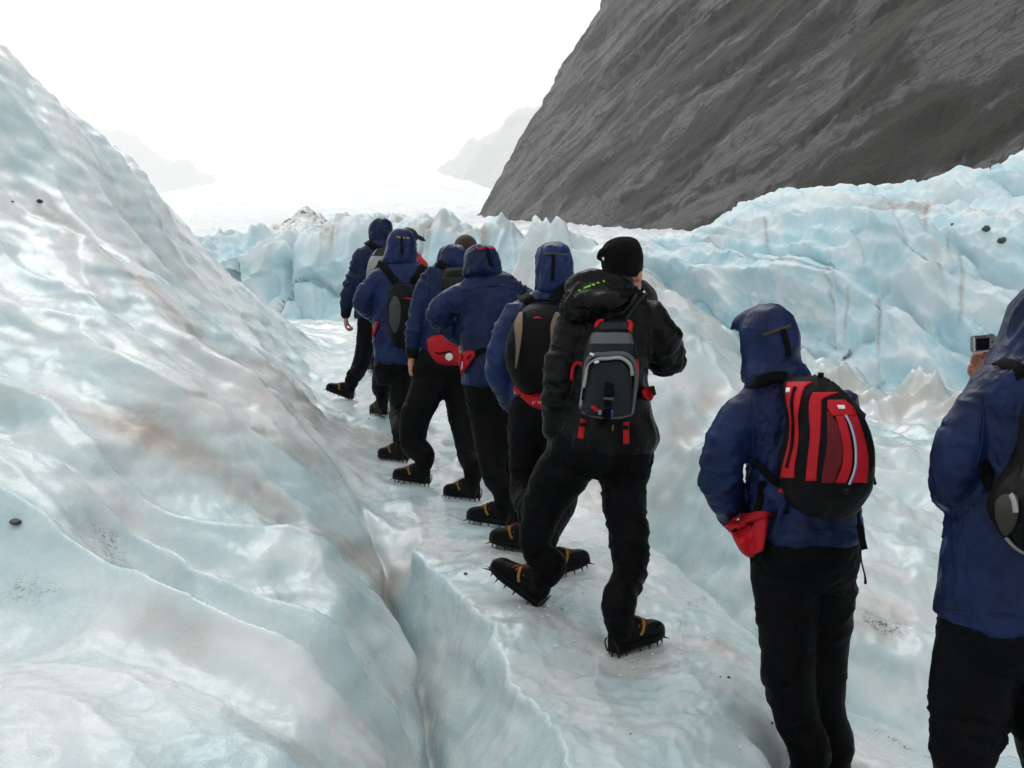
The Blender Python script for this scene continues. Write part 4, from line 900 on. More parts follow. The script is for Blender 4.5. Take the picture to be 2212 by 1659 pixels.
person('p5', 'person in blue hood with black and tan backpack, right boot turned outward', 5.3, (1196, 581, .03, 10, 0),
  [(1104,1256,885,.17,0),(1104,1258,850,.16,0),(1104,1260,800,.15,0),(1102,1262,740,.15,0),(1100,1264,690,.14,0),(1110,1258,660,.12,0),(1136,1246,640,.10,0),(1158,1234,625,.08,0),(1174,1218,612,.06,0)],
  [(1126,678,0,36),(1096,728,-.02,35),(1080,785,-.03,33),(1090,830,.03,30),(1108,866,.1,25)],[(1250,678,0,36),(1262,750,.05,34),(1245,820,.25,24)],
  [(1138,905,0,44),(1134,985,0,38),(1132,1060,-.05,34),(1132,1120,-.15,29),(1133,1150,-.2,26)],[(1205,905,0,46),(1214,1000,-.1,40),(1214,1080,-.3,36),(1206,1150,-.42,31),(1200,1190,-.46,28)],
  [(1098,1252,950,.15,0),(1098,1254,900,.17,0),(1106,1250,850,.16,0)],
  hood=[(1154,1240,632,.10,0),(1157,1237,615,.12,0),(1157,1236,585,.135,.02),(1159,1234,558,.135,.03),(1168,1228,536,.11,.03),(1184,1212,525,.05,.03)],
  hands={'L': dict(palm=(.5,.8,0), curl=.7)}, jacket=BLUE2, voxel=.011, seed=161, amp=.011)
r = PEOPLE['p5']; hood_strap(r, [(1196,552),(1195,580),(1192,606)], .02); hood_strap(r, [(1174,551),(1195,549),(1226,552)], .012, OLIVE, 'tab')

person('p6', 'person in black jacket and black knit cap, gloved right hand raised, grey and red backpack', 4.25, (1350, 591, .02, 40, 0),
  [(1204,1412,975,.16,0),(1200,1424,942,.17,0),(1214,1408,890,.16,0),(1226,1398,830,.15,0),(1232,1400,770,.15,0),(1232,1412,710,.14,0),(1240,1412,675,.13,0),(1268,1396,650,.11,0),(1300,1382,632,.09,0),(1316,1370,618,.07,0)],
  [(1250,690,0,46),(1226,755,-.02,40),(1211,830,-.02,37),(1204,885,.02,32),(1196,930,.05,24)],[(1395,690,0,44),(1424,735,.02,44),(1441,778,.10,40),(1430,735,.24,34),(1412,682,.34,26)],
  [(1240,985,0,62),(1205,1035,.02,60),(1180,1080,.03,52),(1164,1130,.02,42),(1157,1190,.03,33)],[(1352,985,0,60),(1347,1060,0,52),(1353,1120,-.03,47),(1360,1180,-.08,46),(1360,1240,-.14,39),(1360,1296,-.18,33)],
  [(1190,1412,1030,.13,0),(1180,1410,990,.16,0),(1200,1406,930,.15,0)],
  jacket=BLACKSHELL, extra_jacket=[[(1262,640,-.07,34),(1240,668,-.10,28),(1270,672,-.13,20)]],
  hands={'L': dict(palm=(1,.2,0), curl=.7, dir=(-.1,0,-1), glove=1), 'R': dict(palm=(-.8,.4,.2), curl=.75, dir=(-.12,.1,1), glove=1, size=1.2)}, voxel=.009, seed=171, amp=.011, body_voxel=.009, cuffs=False)
r = PEOPLE['p6']; Hh = lambda x, y, z: H(r, x, y, z)
V, Fq = remesh([section_loft([(1308,1378,598,.090,.01),(1305,1384,589,.100,.02),(1302,1386,576,.108,.02),(1299,1387,556,.112,.02),(1302,1383,536,.108,.02),(1314,1375,522,.088,.02),(1334,1362,514,.05,.02)], 4.25, 2.3), tube([P(1303, 545, 4.20), P(1296, 556, 4.20)], [.018, .014], 10), tube([P(1366, 524, 4.22), P(1376, 530, 4.22)], [.02, .014], 10)], .008, 3)
V = V + vnormals(V, Fq)*(.004*(1-np.abs(n3(*(V*np.array([60, 60, 14])).T, 6))))[:, None]
r['child']('knit_cap', (V, Fq), WOOL)
rc = Caster([(V, Fq)]); r['child']('tab', strap_on(rc, [(1302,556),(1303,560)], .009, .003, .003), WHITEP)
r['child']('hair', remesh([ellipsoid(Hh(-.008, -.052, -.045), (.078, .072, .080), 16, r['Rm'])], .009, 2), HAIRD)
# hood lying folded on the shoulders
Y6 = 4.25
def pxl(rows): return [P(a, b, Y6+c) for a, b, c, d in rows], [d*(Y6+c)/F for a, b, c, d in rows]
hs = [tube(*pxl([(1235,655,-.02,15),(1243,622,-.04,22),(1272,606,-.07,24),(1310,604,-.09,22),(1346,618,-.07,18),(1372,640,-.02,12)]), 14), tube(*pxl([(1232,655,-.06,16),(1262,652,-.15,24),(1300,652,-.17,26),(1340,646,-.14,20),(1372,648,-.06,12)]), 14), tube(*pxl([(1250,640,-.08,24),(1290,640,-.12,30),(1336,640,-.10,22)]), 14)]
V, Fq = remesh(hs, .008, 5); V = folds(V, Fq, [], .011, 178, .8); r['hood'] = (V, Fq); r['H'] = r['child']('hood', (V, Fq), BLACKSHELL, r['J'])
c6 = cast_of(r, 'hood')
for a, b in (((1262,624),(1276,619)),((1280,617),(1285,616)),((1290,613),(1294,612)),((1302,609),(1306,608)),((1250,630),(1254,628))): r['child']('print', strap_on(c6, [a, b], .010, .002, .003), LIME, r['H'])

person('p7', 'person in blue hooded jacket with the red and black backpack, arms to the front', 3.4, (1657, 745, .05, -42, 0),
  [(1628,1858,1158,.17,0),(1622,1850,1110,.16,0),(1618,1842,1050,.155,0),(1616,1846,990,.16,0),(1606,1852,930,.16,0),(1598,1846,885,.15,0),(1604,1816,850,.13,0),(1612,1778,826,.11,0),(1612,1742,806,.10,0),(1620,1728,786,.08,0)],
  [(1630,880,0,50),(1586,930,-.02,50),(1558,1000,-.03,46),(1564,1060,.04,43),(1590,1122,.16,30)],[(1806,890,.03,50),(1822,960,.1,46),(1800,1040,.3,38),(1740,1080,.42,28)],
  [(1696,1200,0,78),(1698,1300,0,72),(1704,1400,-.02,62),(1706,1470,-.03,60),(1722,1550,-.04,52),(1744,1640,-.05,50),(1746,1665,-.05,50)],[(1786,1200,.02,66),(1790,1300,.04,60),(1782,1420,.06,50),(1778,1460,.05,54),(1782,1540,.05,46),(1788,1620,.06,42),(1792,1655,.07,40)],
  [(1626,1850,1270,.14,0),(1624,1851,1200,.16,0),(1632,1848,1120,.15,0)],
  hood=[(1606,1738,828,.12,0),(1604,1742,806,.13,0),(1605,1722,782,.13,.02),(1602,1723,745,.14,.03),(1598,1720,715,.14,.04),(1608,1708,688,.125,.04),(1626,1690,668,.10,.04),(1642,1674,658,.05,.04)],
  hoodx=[[(1645,700,.06,42),(1615,703,.12,32),(1594,710,.15,20),(1584,718,.16,10)],[(1650,690,.10,30),(1625,690,.16,22)]], hands={'L': dict(palm=(.8,.6,0), curl=.7)}, jacket=NAVY2, voxel=.009, seed=185, amp=.011)
r = PEOPLE['p7']; hood_strap(r, [(1690,712),(1697,735),(1702,770)], .02); hood_strap(r, [(1650,725),(1675,715),(1705,705)], .012, OLIVE, 'tab')

person('p8', 'person cut off by the right edge, blue hooded jacket, holding up a small camera', 2.75, (2258, 735, .03, -8, 0),
  [(2030,2342,1338,.18,0),(2038,2338,1270,.18,0),(2048,2336,1200,.17,0),(2062,2338,1100,.17,0),(2086,2344,1000,.16,0),(2092,2348,920,.15,0),(2092,2345,870,.14,0),(2104,2335,830,.12,0),(2130,2320,800,.11,0),(2160,2300,782,.10,0),(2180,2270,766,.08,0)],
  [(2146,868,0,60),(2090,938,-.02,58),(2066,1030,-.02,56),(2078,1060,.14,50),(2110,940,.30,32),(2136,850,.33,22)],[(2320,870,0,64),(2360,960,.05,60),(2330,1040,.2,50),(2260,900,.4,34),(2215,800,.42,26)],
  [(2112,1400,0,92),(2098,1500,0,92),(2090,1580,-.02,82),(2074,1660,-.03,62),(2076,1740,-.03,56),(2078,1790,-.03,52)],[(2268,1400,0,84),(2266,1500,0,82),(2262,1580,0,76),(2262,1680,0,60),(2264,1780,0,54)],
  [(2028,2340,1450,.15,0),(2034,2338,1380,.17,0),(2050,2330,1290,.16,0)],
  hood=[(2140,2340,806,.12,0),(2146,2342,784,.13,.02),(2158,2346,760,.14,.04),(2172,2346,728,.15,.05),(2184,2340,695,.15,.05),(2200,2326,660,.135,.05),(2220,2300,632,.10,.05),(2240,2280,618,.05,.05)],
  hands={'L': dict(palm=(.25,-.9,.2), curl=.75, dir=(-.30,.05,1), off=.03, size=.86, thumb=1.0), 'R': dict(palm=(-.6,.7,-.3), curl=.75, dir=(-.75,.3,.6), off=.02)}, jacket=NAVY, voxel=.009, seed=191, amp=.011)

# stitched seams and hems
def seam(key, pix, w=.006, mat=BLACKNY, lift=.002): r = PEOPLE[key]; r['child']('seam', strap_on(cast_of(r, 'jacket'), pix, w, .002, lift), mat, r['J'])
seam('p8', [(2036,1318),(2080,1322),(2140,1328),(2200,1331)], .006, NAVY); seam('p8', [(2118,850),(2124,900),(2120,960),(2108,1010)], .006, NAVY)
seam('p7', [(1640,1146),(1700,1150),(1780,1146),(1845,1138)], .006, NAVY2); seam('p7', [(1622,870),(1628,920),(1626,975)], .006, NAVY2)
seam('p4', [(1000,628),(1040,618),(1085,618),(1118,628)], .010, BLUE3); seam('p4', [(1000,815),(1030,822),(1060,824)], .008, BLUE3); seam('p4', [(1012,612),(1004,660),(998,720)], .008, BLUE3)
seam('p2', [(812,772),(840,776),(870,776)], .010, BLUE2); seam('p3', [(926,600),(926,650),(924,700)], .008, BLUE)
# ================================================================== backpacks, waist bags, camera
def root(name, loc, label, cat, group=None):
    o = bpy.data.objects.new(name, None); S.collection.objects.link(o); o.location = loc; o.empty_display_size = .1; return tag(o, label, cat, group)
def under(o, name, VF, mat, parent=None, smooth=True):
    v, f = VF; v = np.asarray(v)-np.array(o.location); me = py_mesh(name, v, [list(map(int, q)) for q in f], smooth); return new_obj(name, me, mat, parent or o)
def panel(cast, rows, lift=.004, cols=9, sub=5):
    """stitched panel on a pack: rows (v, u left, u right) in picture points, laid on the surface behind them"""
    R = cr(rows, sub); g = np.full((len(R), cols, 3), np.nan); N = np.zeros((len(R), cols, 3)); N[..., 1] = -1
    for i, (v, a, b) in enumerate(R):
        for j, t in enumerate(np.linspace(0, 1, cols)):
            h = cast.ray(a+(b-a)*t, v)
            if h: g[i, j] = h[0]; N[i, j] = h[1]
    ok = np.isfinite(g[..., 0])
    if not ok.all():
        oi = np.argwhere(ok)
        for i, j in np.argwhere(~ok): k = oi[np.argmin(np.abs(oi-(i, j)).sum(1))]; g[i, j] = g[tuple(k)]; N[i, j] = N[tuple(k)]
    f, b = g+N*lift, g-N*.006; n = g.shape[0]*cols; q = grid_faces(g.shape[0], cols); r_, c_ = g.shape[0], cols
    loop = [(0, j) for j in range(c_)]+[(i, c_-1) for i in range(1, r_)]+[(r_-1, j) for j in range(c_-2, -1, -1)]+[(i, 0) for i in range(r_-2, 0, -1)]
    ids = [i*c_+j for i, j in loop]; rim = [[bb, a, a+n, bb+n] for a, bb in zip(ids, ids[1:]+ids[:1])]
    return np.concatenate([f.reshape(-1, 3), b.reshape(-1, 3)]), q.tolist()+(q[:, ::-1]+n).tolist()+rim
def make_pack(key, label, secs, mat, voxel=.008, amp=.006, ex=3.0, seed=1):
    """soft pack on a walker's back; rows (u left, u right, v, half depth, dY) with dY measured from the walker"""
    r = PEOPLE[key]; Y = r['Y']; V, Fq = remesh([section_loft(secs, Y, ex)], voxel, 5); V = folds(V, Fq, [], amp, seed, .9)
    base = P((secs[0][0]+secs[0][1])/2, secs[0][2], Y+secs[0][4]); o = root('backpack', base, label, 'backpack', 'backpacks worn by the hikers')
    b = under(o, 'pack_body', (V, Fq), mat); c = Caster([(V, Fq)])
    return o, c, cast_of(r), (lambda name, rows, m, lift=.004: under(o, name, panel(c, rows, lift), m)), (lambda name, pix, w, m, th=.004, lift=.004, on=c, tail=None: under(o, name, strap_on(on, pix, w, th, lift, tail), m))
over = [(0, .05, -.005), (0, .06, -.05), (0, .05, -.10)]      # strap ends going on over the shoulder
# --- red and black
Z = lambda x, y: (1467.8+.36*x, 614.4+.36*y)
o, c, cj, pan, stp = make_pack('p7', 'red and black backpack with white piping, largest and nearest in view', [(1745,1838,1110,.08,-.22),(1706,1852,1088,.10,-.24),(1685,1872,1046,.125,-.26),(1689,1880,992,.13,-.27),(1702,1873,945,.13,-.265),(1706,1858,905,.125,-.255),(1699,1837,866,.11,-.24),(1698,1808,836,.09,-.22),(1706,1782,816,.06,-.20)], BLACKNY, .008, .005, 3, 201)
zr = lambda rows: [(Z(0, y)[1], Z(a, 0)[0], Z(b, 0)[0]) for y, a, b in rows]
pan('side_panel', zr([(590,650,800),(620,645,752),(700,648,725),(800,668,712),(900,668,716),(1000,650,706),(1080,628,692),(1160,612,690)]), RED, .005)
pan('centre_panel', zr([(652,800,955),(690,782,858),(750,778,850),(900,785,845),(1050,770,830),(1175,758,820)]), RED, .005)
pan('mesh_pocket', zr([(765,882,892),(850,885,950),(950,885,976),(1050,870,976),(1150,855,940),(1188,850,922)]), DARKRED, .004)
pan('outer_panel', zr([(698,888,990),(740,888,1036),(790,912,1060)]), RED, .006)
pan('outer_panel', zr([(792,935,986),(900,966,1018),(1000,982,1032),(1100,972,1028),(1188,934,998)]), RED, .006)
pan('outer_panel', zr([(792,1012,1062),(900,1046,1098),(1000,1060,1122),(1100,1056,1128),(1186,1034,1118)]), RED, .005)
stp('piping', [Z(992,790), Z(1022,850), Z(1046,950), Z(1051,1050), Z(1042,1120), Z(1012,1195)], .006, DULLWHITE, .003, .007)
stp('piping', [Z(998,790), Z(1029,850), Z(1054,950), Z(1059,1050), Z(1050,1120), Z(1020,1195)], .005, PURPLE, .002, .007)
stp('zip', [Z(700,622), Z(684,700), Z(692,800), Z(690,900), Z(680,1000), Z(655,1100)], .012, BLACKWEB, .003, .007)
pan('tag', zr([(731,942,985),(752,952,990)]), WHITEP, .008); pan('tag', zr([(626,652,670),(648,650,668)]), WHITEP, .008)
stp('buckle', [Z(835,552), Z(862,545)], .014, BLACKNY, .008, .004)
stp('shoulder_strap', [Z(640,560), Z(560,558), Z(490,580), Z(435,606)], .042, BLACKWEB, .005, .005, cj)
stp('compression_strap', [Z(605,1192), Z(560,1155), Z(510,1105), Z(458,1045)], .026, BLACKWEB, .006, .018, cj)
stp('hanging_strap', [Z(492,1180), Z(484,1290), Z(480,1400), Z(488,1520), Z(500,1650)], .026, BLACKWEB, .005, .024, cj)
stp('belt', [Z(520,1402), Z(570,1385), Z(640,1350)], .02, BLACKWEB, .004, .008, cj)
pan('hip_pad', zr([(1225,600,615),(1250,590,625),(1290,595,610)]), RED, .012)
Yb = 3.16
def free_ribbon(pix, Y, w, th=.003): p = [P(u, v, Y) for u, v in pix]; return ribbon(p, [np.array([0, -1., 0])]*len(p), w, th)
under(o, 'hanging_strap', free_ribbon([Z(1060,1300), Z(1075,1400), Z(1085,1480), Z(1110,1590)], Yb, [.010]*8+[.022]*8), BLACKWEB)
under(o, 'drawcord', tube([P(*Z(1088,1590), Yb), P(*Z(1092,1660), Yb), P(*Z(1112,1745), Yb), P(*Z(1116,1790), Yb)], [.0025, .0025, .003, .005], 6), BLACKWEB)
under(o, 'drawcord', tube([P(*Z(1130,1090), Yb), P(*Z(1150,1125), Yb), P(*Z(1165,1150), Yb), P(*Z(1174,1195), Yb)], [.003, .003, .003, .005], 6), BLACKWEB)
under(o, 'drawcord', tube([P(*Z(1110,1190), Yb), P(*Z(1108,1230), Yb), P(*Z(1093,1275), Yb)], [.003, .003, .005], 6), BLACKWEB)
PACK7 = (o, c)
# --- grey, black and red
Z = lambda x, y: (1007+.3086*x, 477.9+.3086*y)
o, c, cj, pan, stp = make_pack('p6', 'grey, black and red backpack with two red hanging straps', [(1288,1338,903,.06,-.20),(1264,1360,895,.09,-.22),(1254,1367,868,.11,-.25),(1255,1376,817,.115,-.25),(1262,1375,770,.11,-.245),(1268,1372,740,.10,-.23),(1280,1367,712,.085,-.21),(1290,1362,696,.06,-.19),(1298,1354,688,.04,-.18)], BLACKNY, .008, .004, 3, 211)
pan('top_panel', zr([(712,930,1140),(760,905,1155)]), CHAR, .004)
pan('upper_panel', zr([(785,890,1150),(820,876,1160),(862,868,1168)]), GREY, .006)
pan('lower_panel', zr([(866,866,1168),(905,850,1172),(935,845,1174)]), CHAR, .004)
pan('front_pocket', zr([(985,930,1085),(1010,880,1130),(1080,862,1150),(1180,842,1148),(1280,825,1142),(1345,850,1125)]), CHAR, .010)
stp('piping', [Z(812,1310), Z(838,1120), Z(850,1000), Z(890,945), Z(960,938), Z(1040,930), Z(1120,940), Z(1165,990), Z(1180,1090), Z(1165,1230), Z(1148,1345)], .020, GREY, .004, .007)
stp('piping', [Z(818,1285), Z(845,1130), Z(868,1020), Z(925,972), Z(1000,966), Z(1080,962), Z(1135,1000), Z(1152,1080)], .014, PALEGREY, .004, .011)
stp('zip', [Z(830,1250), Z(862,1060), Z(900,995), Z(980,985), Z(1085,985), Z(1142,1040)], .010, BLACKWEB, .004, .011)
stp('piping', [Z(820,1330), Z(880,1352), Z(980,1366), Z(1080,1362), Z(1140,1348)], .010, GREY, .004, .006)
stp('centre_strap', [Z(1000,1130), Z(992,1220), Z(985,1355)], .034, BLACKWEB, .006, .016); stp('buckle', [Z(1000,1175), Z(998,1215)], .040, BLACKNY, .012, .02)
stp('label_tab', [Z(955,1232), Z(1028,1236)], .011, GREY, .003, .022)
pan('print', zr([(1285,880,905),(1315,905,935)]), RED, .014); pan('print', zr([(1310,925,945),(1335,925,945)]), PALEGREY, .014); pan('print', zr([(1310,1012,1030),(1350,1010,1028)]), PURPLE, .014)
for a, b in (((880,935),(905,945)), ((905,995),(935,985))): stp('zip_pull', [Z(*a), Z(*b)], .010, SILVER, .004, .012)
stp('corner_loop', [Z(920,745), Z(930,712), Z(962,704)], .018, RED, .005, .006); stp('corner_loop', [Z(1128,704), Z(1146,725), Z(1142,775)], .018, RED, .005, .006)
stp('side_strap', [Z(838,1020), Z(800,985), Z(755,1030), Z(732,1120)], .016, RED, .004, .012, cj); stp('side_strap', [Z(1186,970), Z(1190,1060), Z(1180,1170)], .012, RED, .004, .006)
stp('shoulder_strap', [Z(1075,690), Z(1120,620), Z(1170,560), Z(1215,520)], .062, BLACKWEB, .008, .008, cj, over)
stp('strap_edge', [Z(1048,668), Z(1100,600), Z(1150,540), Z(1185,515)], .016, CHAR, .005, .018, cj, over); stp('strap_edge', [Z(1110,690), Z(1155,625), Z(1205,570), Z(1245,540)], .016, CHAR, .005, .018, cj, over)
stp('shoulder_strap', [Z(950,690), Z(900,655), Z(850,640)], .05, BLACKWEB, .008, .006, cj)
YY = 4.25-.24
for pts in ([Z(822,1385), Z(812,1430), Z(800,1520)], [Z(1118,1405), Z(1120,1460), Z(1120,1558)]):
    under(o, 'hanging_strap', free_ribbon(pts, YY, .024, .004), RED); under(o, 'buckle', free_ribbon([(pts[0][0]-1, pts[0][1]+8), (pts[0][0]-2, pts[0][1]+16)], YY-.006, .028, .006), BLACKNY)
under(o, 'zip_cord', free_ribbon([Z(1030,1425), Z(1024,1465)], YY, .005, .002), YEL)
# --- black and tan
o, c, cj, pan, stp = make_pack('p5', 'black backpack with tan side panels, between two blue jackets', [(1136,1180,848,.06,-.18),(1118,1200,838,.09,-.20),(1103,1212,815,.11,-.22),(1092,1219,786,.12,-.23),(1090,1221,756,.12,-.23),(1098,1220,722,.115,-.225),(1115,1214,688,.10,-.21),(1132,1208,666,.07,-.19),(1150,1198,655,.04,-.17)], BLACKNY, .009, .005, 2.8, 221)
pan('side_panel', zr([(640,376,396),(720,342,396),(800,345,392),(900,350,376),(1030,345,352)]), TAN, .005); pan('side_panel', zr([(640,622,658),(720,592,655),(800,590,640),(860,592,620),(900,594,602)]), TAN, .005)
stp('logo', [Z(472,682), Z(500,676), Z(520,684)], .008, RED, .002, .004); stp('logo', [Z(522,682), Z(550,686)], .006, CHAR, .002, .004)
stp('zip', [Z(410,640), Z(400,800), Z(385,950), Z(380,1060)], .012, BLACKWEB, .004, .004); under(o, 'ring', tube([P(*Z(374,704), 5.02), P(*Z(386,698), 5.01), P(*Z(396,706), 5.01), P(*Z(386,712), 5.02), P(*Z(375,706), 5.02)], [.002]*5, 6), SILVER)
stp('shoulder_strap', [Z(455,570), Z(425,548), Z(395,525), Z(380,510)], .06, BLACKWEB, .010, .008, cj, over); stp('shoulder_strap', [Z(600,570), Z(640,520), Z(680,480), Z(700,462)], .06, BLACKWEB, .010, .008, cj, over)
stp('haul_loop', [Z(455,575), Z(520,560), Z(600,575)], .03, BLACKWEB, .01, .012)
# --- black with grey oval
Z = lambda x, y: (699.8+.2778*x, 443.8+.2778*y)
o, c, cj, pan, stp = make_pack('p2', 'black backpack with a slate grey oval panel', [(858,884,752,.06,-.18),(846,900,736,.10,-.20),(838,906,700,.12,-.22),(838,906,660,.12,-.22),(842,902,632,.10,-.20),(850,894,614,.06,-.18)], BLACKNY, .010, .005, 2.7, 231)
pan('oval_panel', zr([(708,546,558),(740,524,585),(800,511,596),(860,508,597),(920,516,588),(970,534,570),(992,547,557)]), SLATE, .005)
stp('logo', [Z(628,722), Z(680,730)], .010, RED, .002, .004)
stp('shoulder_strap', [Z(560,600), Z(520,545), Z(475,490), Z(440,455)], .06, BLACKWEB, .009, .008, cj, over); stp('shoulder_strap', [Z(690,600), Z(715,560), Z(745,515), Z(765,480)], .06, BLACKWEB, .009, .008, cj, over)
stp('zip', [Z(540,640), Z(620,620), Z(690,650)], .010, CHAR, .003, .004)
# --- pale grey
o, c, cj, pan, stp = make_pack('p1', 'pale grey and black backpack on the first hiker', [(805,846,650,.07,-.18),(796,850,620,.11,-.20),(792,850,590,.12,-.21),(798,850,562,.11,-.20),(808,846,545,.07,-.18),(815,842,537,.04,-.16)], PALEGREY, .012, .005, 2.6, 241)
pan('lid', [(537,814,842),(545,806,846),(553,802,848)], CHAR, .006); stp('zip', [(838,556), (822,565), (806,590), (800,612)], .012, BLACKWEB, .004, .005); stp('zip', [(845,565), (832,575), (818,600)], .012, BLACKWEB, .004, .005)
stp('shoulder_strap', [(822,541), (811,535), (800,527), (792,522)], .06, BLACKWEB, .009, .008, cj, over); stp('shoulder_strap', [(800,600), (786,615), (776,630)], .03, BLACKWEB, .006, .008, cj)
# --- small black
o, c, cj, pan, stp = make_pack('p3', 'small plain black backpack half hidden by the hood in front', [(965,1004,660,.05,-.15),(956,1010,640,.08,-.17),(952,1010,612,.09,-.18),(958,1006,588,.07,-.17),(966,1000,577,.04,-.15)], BLACKNY, .011, .005, 2.6, 251)
stp('shoulder_strap', [Z(985,500), Z(950,478), Z(920,462), Z(895,452)], .055, BLACKWEB, .009, .008, cj, over); pan('pocket', [(600,962,1000),(625,960,1002),(645,966,1000)], CHAR, .008)
# --- pack at the right edge
Z = lambda x, y: (1920+.36*x, 597.4+.36*y)
o, c, cj, pan, stp = make_pack('p8', 'dark backpack with olive mesh pocket, cut off by the right edge', [(2230,2320,1195,.08,-.20),(2196,2346,1176,.10,-.23),(2168,2352,1138,.12,-.255),(2156,2354,1100,.125,-.265),(2170,2354,1062,.125,-.265),(2206,2354,1010,.12,-.25),(2220,2350,950,.11,-.24),(2228,2344,890,.10,-.22),(2242,2330,850,.06,-.20)], BLACKNY, .009, .006, 2.8, 261)
pan('mesh_pocket', zr([(1318,705,778),(1345,668,782),(1400,657,782),(1470,670,768),(1520,690,742),(1540,706,722)]), OLIVE, .010); stp('pocket_edge', [Z(762,1325), Z(782,1360), Z(780,1410)], .012, PALEGREY, .004, .014)
stp('piping', [Z(715,1560), Z(760,1610), Z(805,1650)], .010, PALEGREY, .004, .005)
stp('shoulder_strap', [Z(812,600), Z(760,555), Z(700,526), Z(655,518)], .042, BLACKWEB, .004, .004, cj); stp('compression_strap', [Z(655,1310), Z(610,1240), Z(575,1150), Z(552,1110)], .03, BLACKWEB, .005, .008, cj)

# ------------------------------------------------------------------ red waist bags
def lettering(o, text, a, b, cast, mat=WHITEP, lift=.006):
    """flat print between two picture points along the text's foot line, laid just above the cloth"""
    pa, na = cast.pt(*a); pb, nb = cast.pt(*b)
    if pa is None or pb is None: return
    cu = bpy.data.curves.new('lettering', 'FONT'); cu.body = text; cu.size = 1; cu.extrude = .01; cu.resolution_u = 2
    t = bpy.data.objects.new('lettering', cu); S.collection.objects.link(t); dg = bpy.context.evaluated_depsgraph_get()
    me = bpy.data.meshes.new_from_object(t.evaluated_get(dg)); bpy.data.objects.remove(t)
    co = np.array([v.co for v in me.vertices]); wd = co[:, 0].max(); x = pb-pa; L = np.linalg.norm(x); x /= L; n = (na+nb); n = n if n[1] < 0 else -n; n -= x*np.dot(n, x); n /= np.linalg.norm(n); up = np.cross(n, x)
    k = L/wd; W = pa+np.outer(co[:, 0]*k, x)+np.outer(co[:, 1]*k*1.1, up)+np.outer(co[:, 2]*k+lift, n)
    for v, p in zip(me.vertices, W-np.array(o.location)): v.co = p
    new_obj('lettering', me, mat, o)
def bag(key, label, top, bot, bulge, zips=(), text=(), logo=None, seed=1, names=('jacket', 'trousers')):
    r = PEOPLE[key]; c = Caster([r[n] for n in names]); (V, Fq), fr = pouch(c, top, bot, bulge, r['Y'], seed=seed)
    o = root('waist_bag', V[:264].mean(0), label, 'waist bag', 'red waist bags'); under(o, 'bag_body', (V, Fq), RED); cc = Caster([(V, Fq)])
    for pix, w in zips: under(o, 'zip', strap_on(cc, pix, w, .003, .003), BLACKWEB)
    for tx, a, b in text: lettering(o, tx, a, b, cc)
    if logo:
        u, v, rr = logo; th = np.linspace(-1, 1, 9); under(o, 'emblem', panel(cc, [(v+rr*s, u-rr*math.sqrt(max(1-s*s, .02)), u+rr*math.sqrt(max(1-s*s, .02))) for s in th], .004, 7, 2), WHITEP)
    return o, c, cc
Z = lambda x, y: (699.8+.2778*x, 443.8+.2778*y)
o, c, cc = bag('p3', 'wide red waist bag with white round emblem, on the hiker with the bare fist', [Z(796,1040), Z(850,1012), Z(930,1005), Z(1060,1035)], [Z(802,1070), Z(820,1150), Z(900,1235), Z(1060,1245)], .07, [([Z(806,1100), Z(880,1150), Z(960,1140), Z(1050,1120)], .012)], [('FRANZ', Z(1000,1185), Z(1085,1188)), ('GLACIER', Z(1000,1212), Z(1085,1215))], (Z(972,1176)[0], Z(972,1176)[1], 8), 301)
o, c, cc = bag('p4', 'small red pouch with silver zip pull at the hip of the hiker without a pack', [Z(1060,1150), Z(1110,1128), Z(1170,1130)], [Z(1055,1250), Z(1070,1310), Z(1150,1210), Z(1180,1165)], .06, [([Z(1115,1195), Z(1145,1165)], .012)], seed=311)
under(o, 'zip_pull', strap_on(cc, [Z(1080,1215), Z(1066,1275)], .016, .004, .005), SILVER); under(o, 'belt', strap_on(c, [Z(1180,1150), Z(1230,1130), Z(1290,1110)], .03, .004, .006), BLACKWEB)
o, c, cc = bag('p2', 'narrow sliver of red waist bag beside the oval backpack', [Z(395,905), Z(430,900)], [Z(368,1020), Z(388,1022)], .03, seed=321)
Z = lambda x, y: (1007+.3086*x, 477.9+.3086*y)
o, c, cc = bag('p5', 'pointed red waist bag with white lettering under the tan and black backpack', [Z(328,1140), Z(400,1180), Z(480,1188), Z(590,1180)], [Z(332,1200), Z(390,1240), Z(470,1305), Z(590,1325)], .07, [([Z(372,1215), Z(450,1210), Z(560,1190)], .012)], [('FRANZ', Z(462,1278), Z(560,1270)), ('GLACIER', Z(462,1306), Z(565,1300))], seed=331)
under(o, 'ring', tube([P(*Z(334,1190), 5.1), P(*Z(340,1200), 5.1), P(*Z(336,1210), 5.1)], [.002]*3, 6), SILVER)
o, c, cc = bag('p6', 'small red waist bag at the right hip of the hiker in black', [Z(1225,1185), Z(1270,1160), Z(1308,1150)], [Z(1230,1225), Z(1290,1258), Z(1318,1220)], .05, seed=341)
under(o, 'buckle', strap_on(cc, [Z(1298,1165), Z(1310,1215)], .02, .005, .006), BLACKNY)
o, c, cc = bag('p7', 'crumpled red waist bag with open flap, under the sleeve of the red-pack hiker', [(1574,1142), (1600,1119), (1636,1111), (1662,1112)], [(1586,1168), (1600,1192), (1622,1205), (1650,1190)], .07, [([(1584,1150), (1604,1136), (1628,1128)], .012)], seed=351)
under(o, 'flap', panel(cc, [(1116,1606,1660),(1128,1580,1630),(1146,1576,1600)], .02), RED); under(o, 'zip_pull', strap_on(cc, [(1603,1124), (1604,1137)], .010, .004, .026), SILVER)
o7, c7 = PACK7; lettering(o7, 'CUBE', (1820,1060), (1834,1058), c7, GREY, .004); lettering(o7, '12', (1824,1067), (1830,1066), c7, GREY, .004)

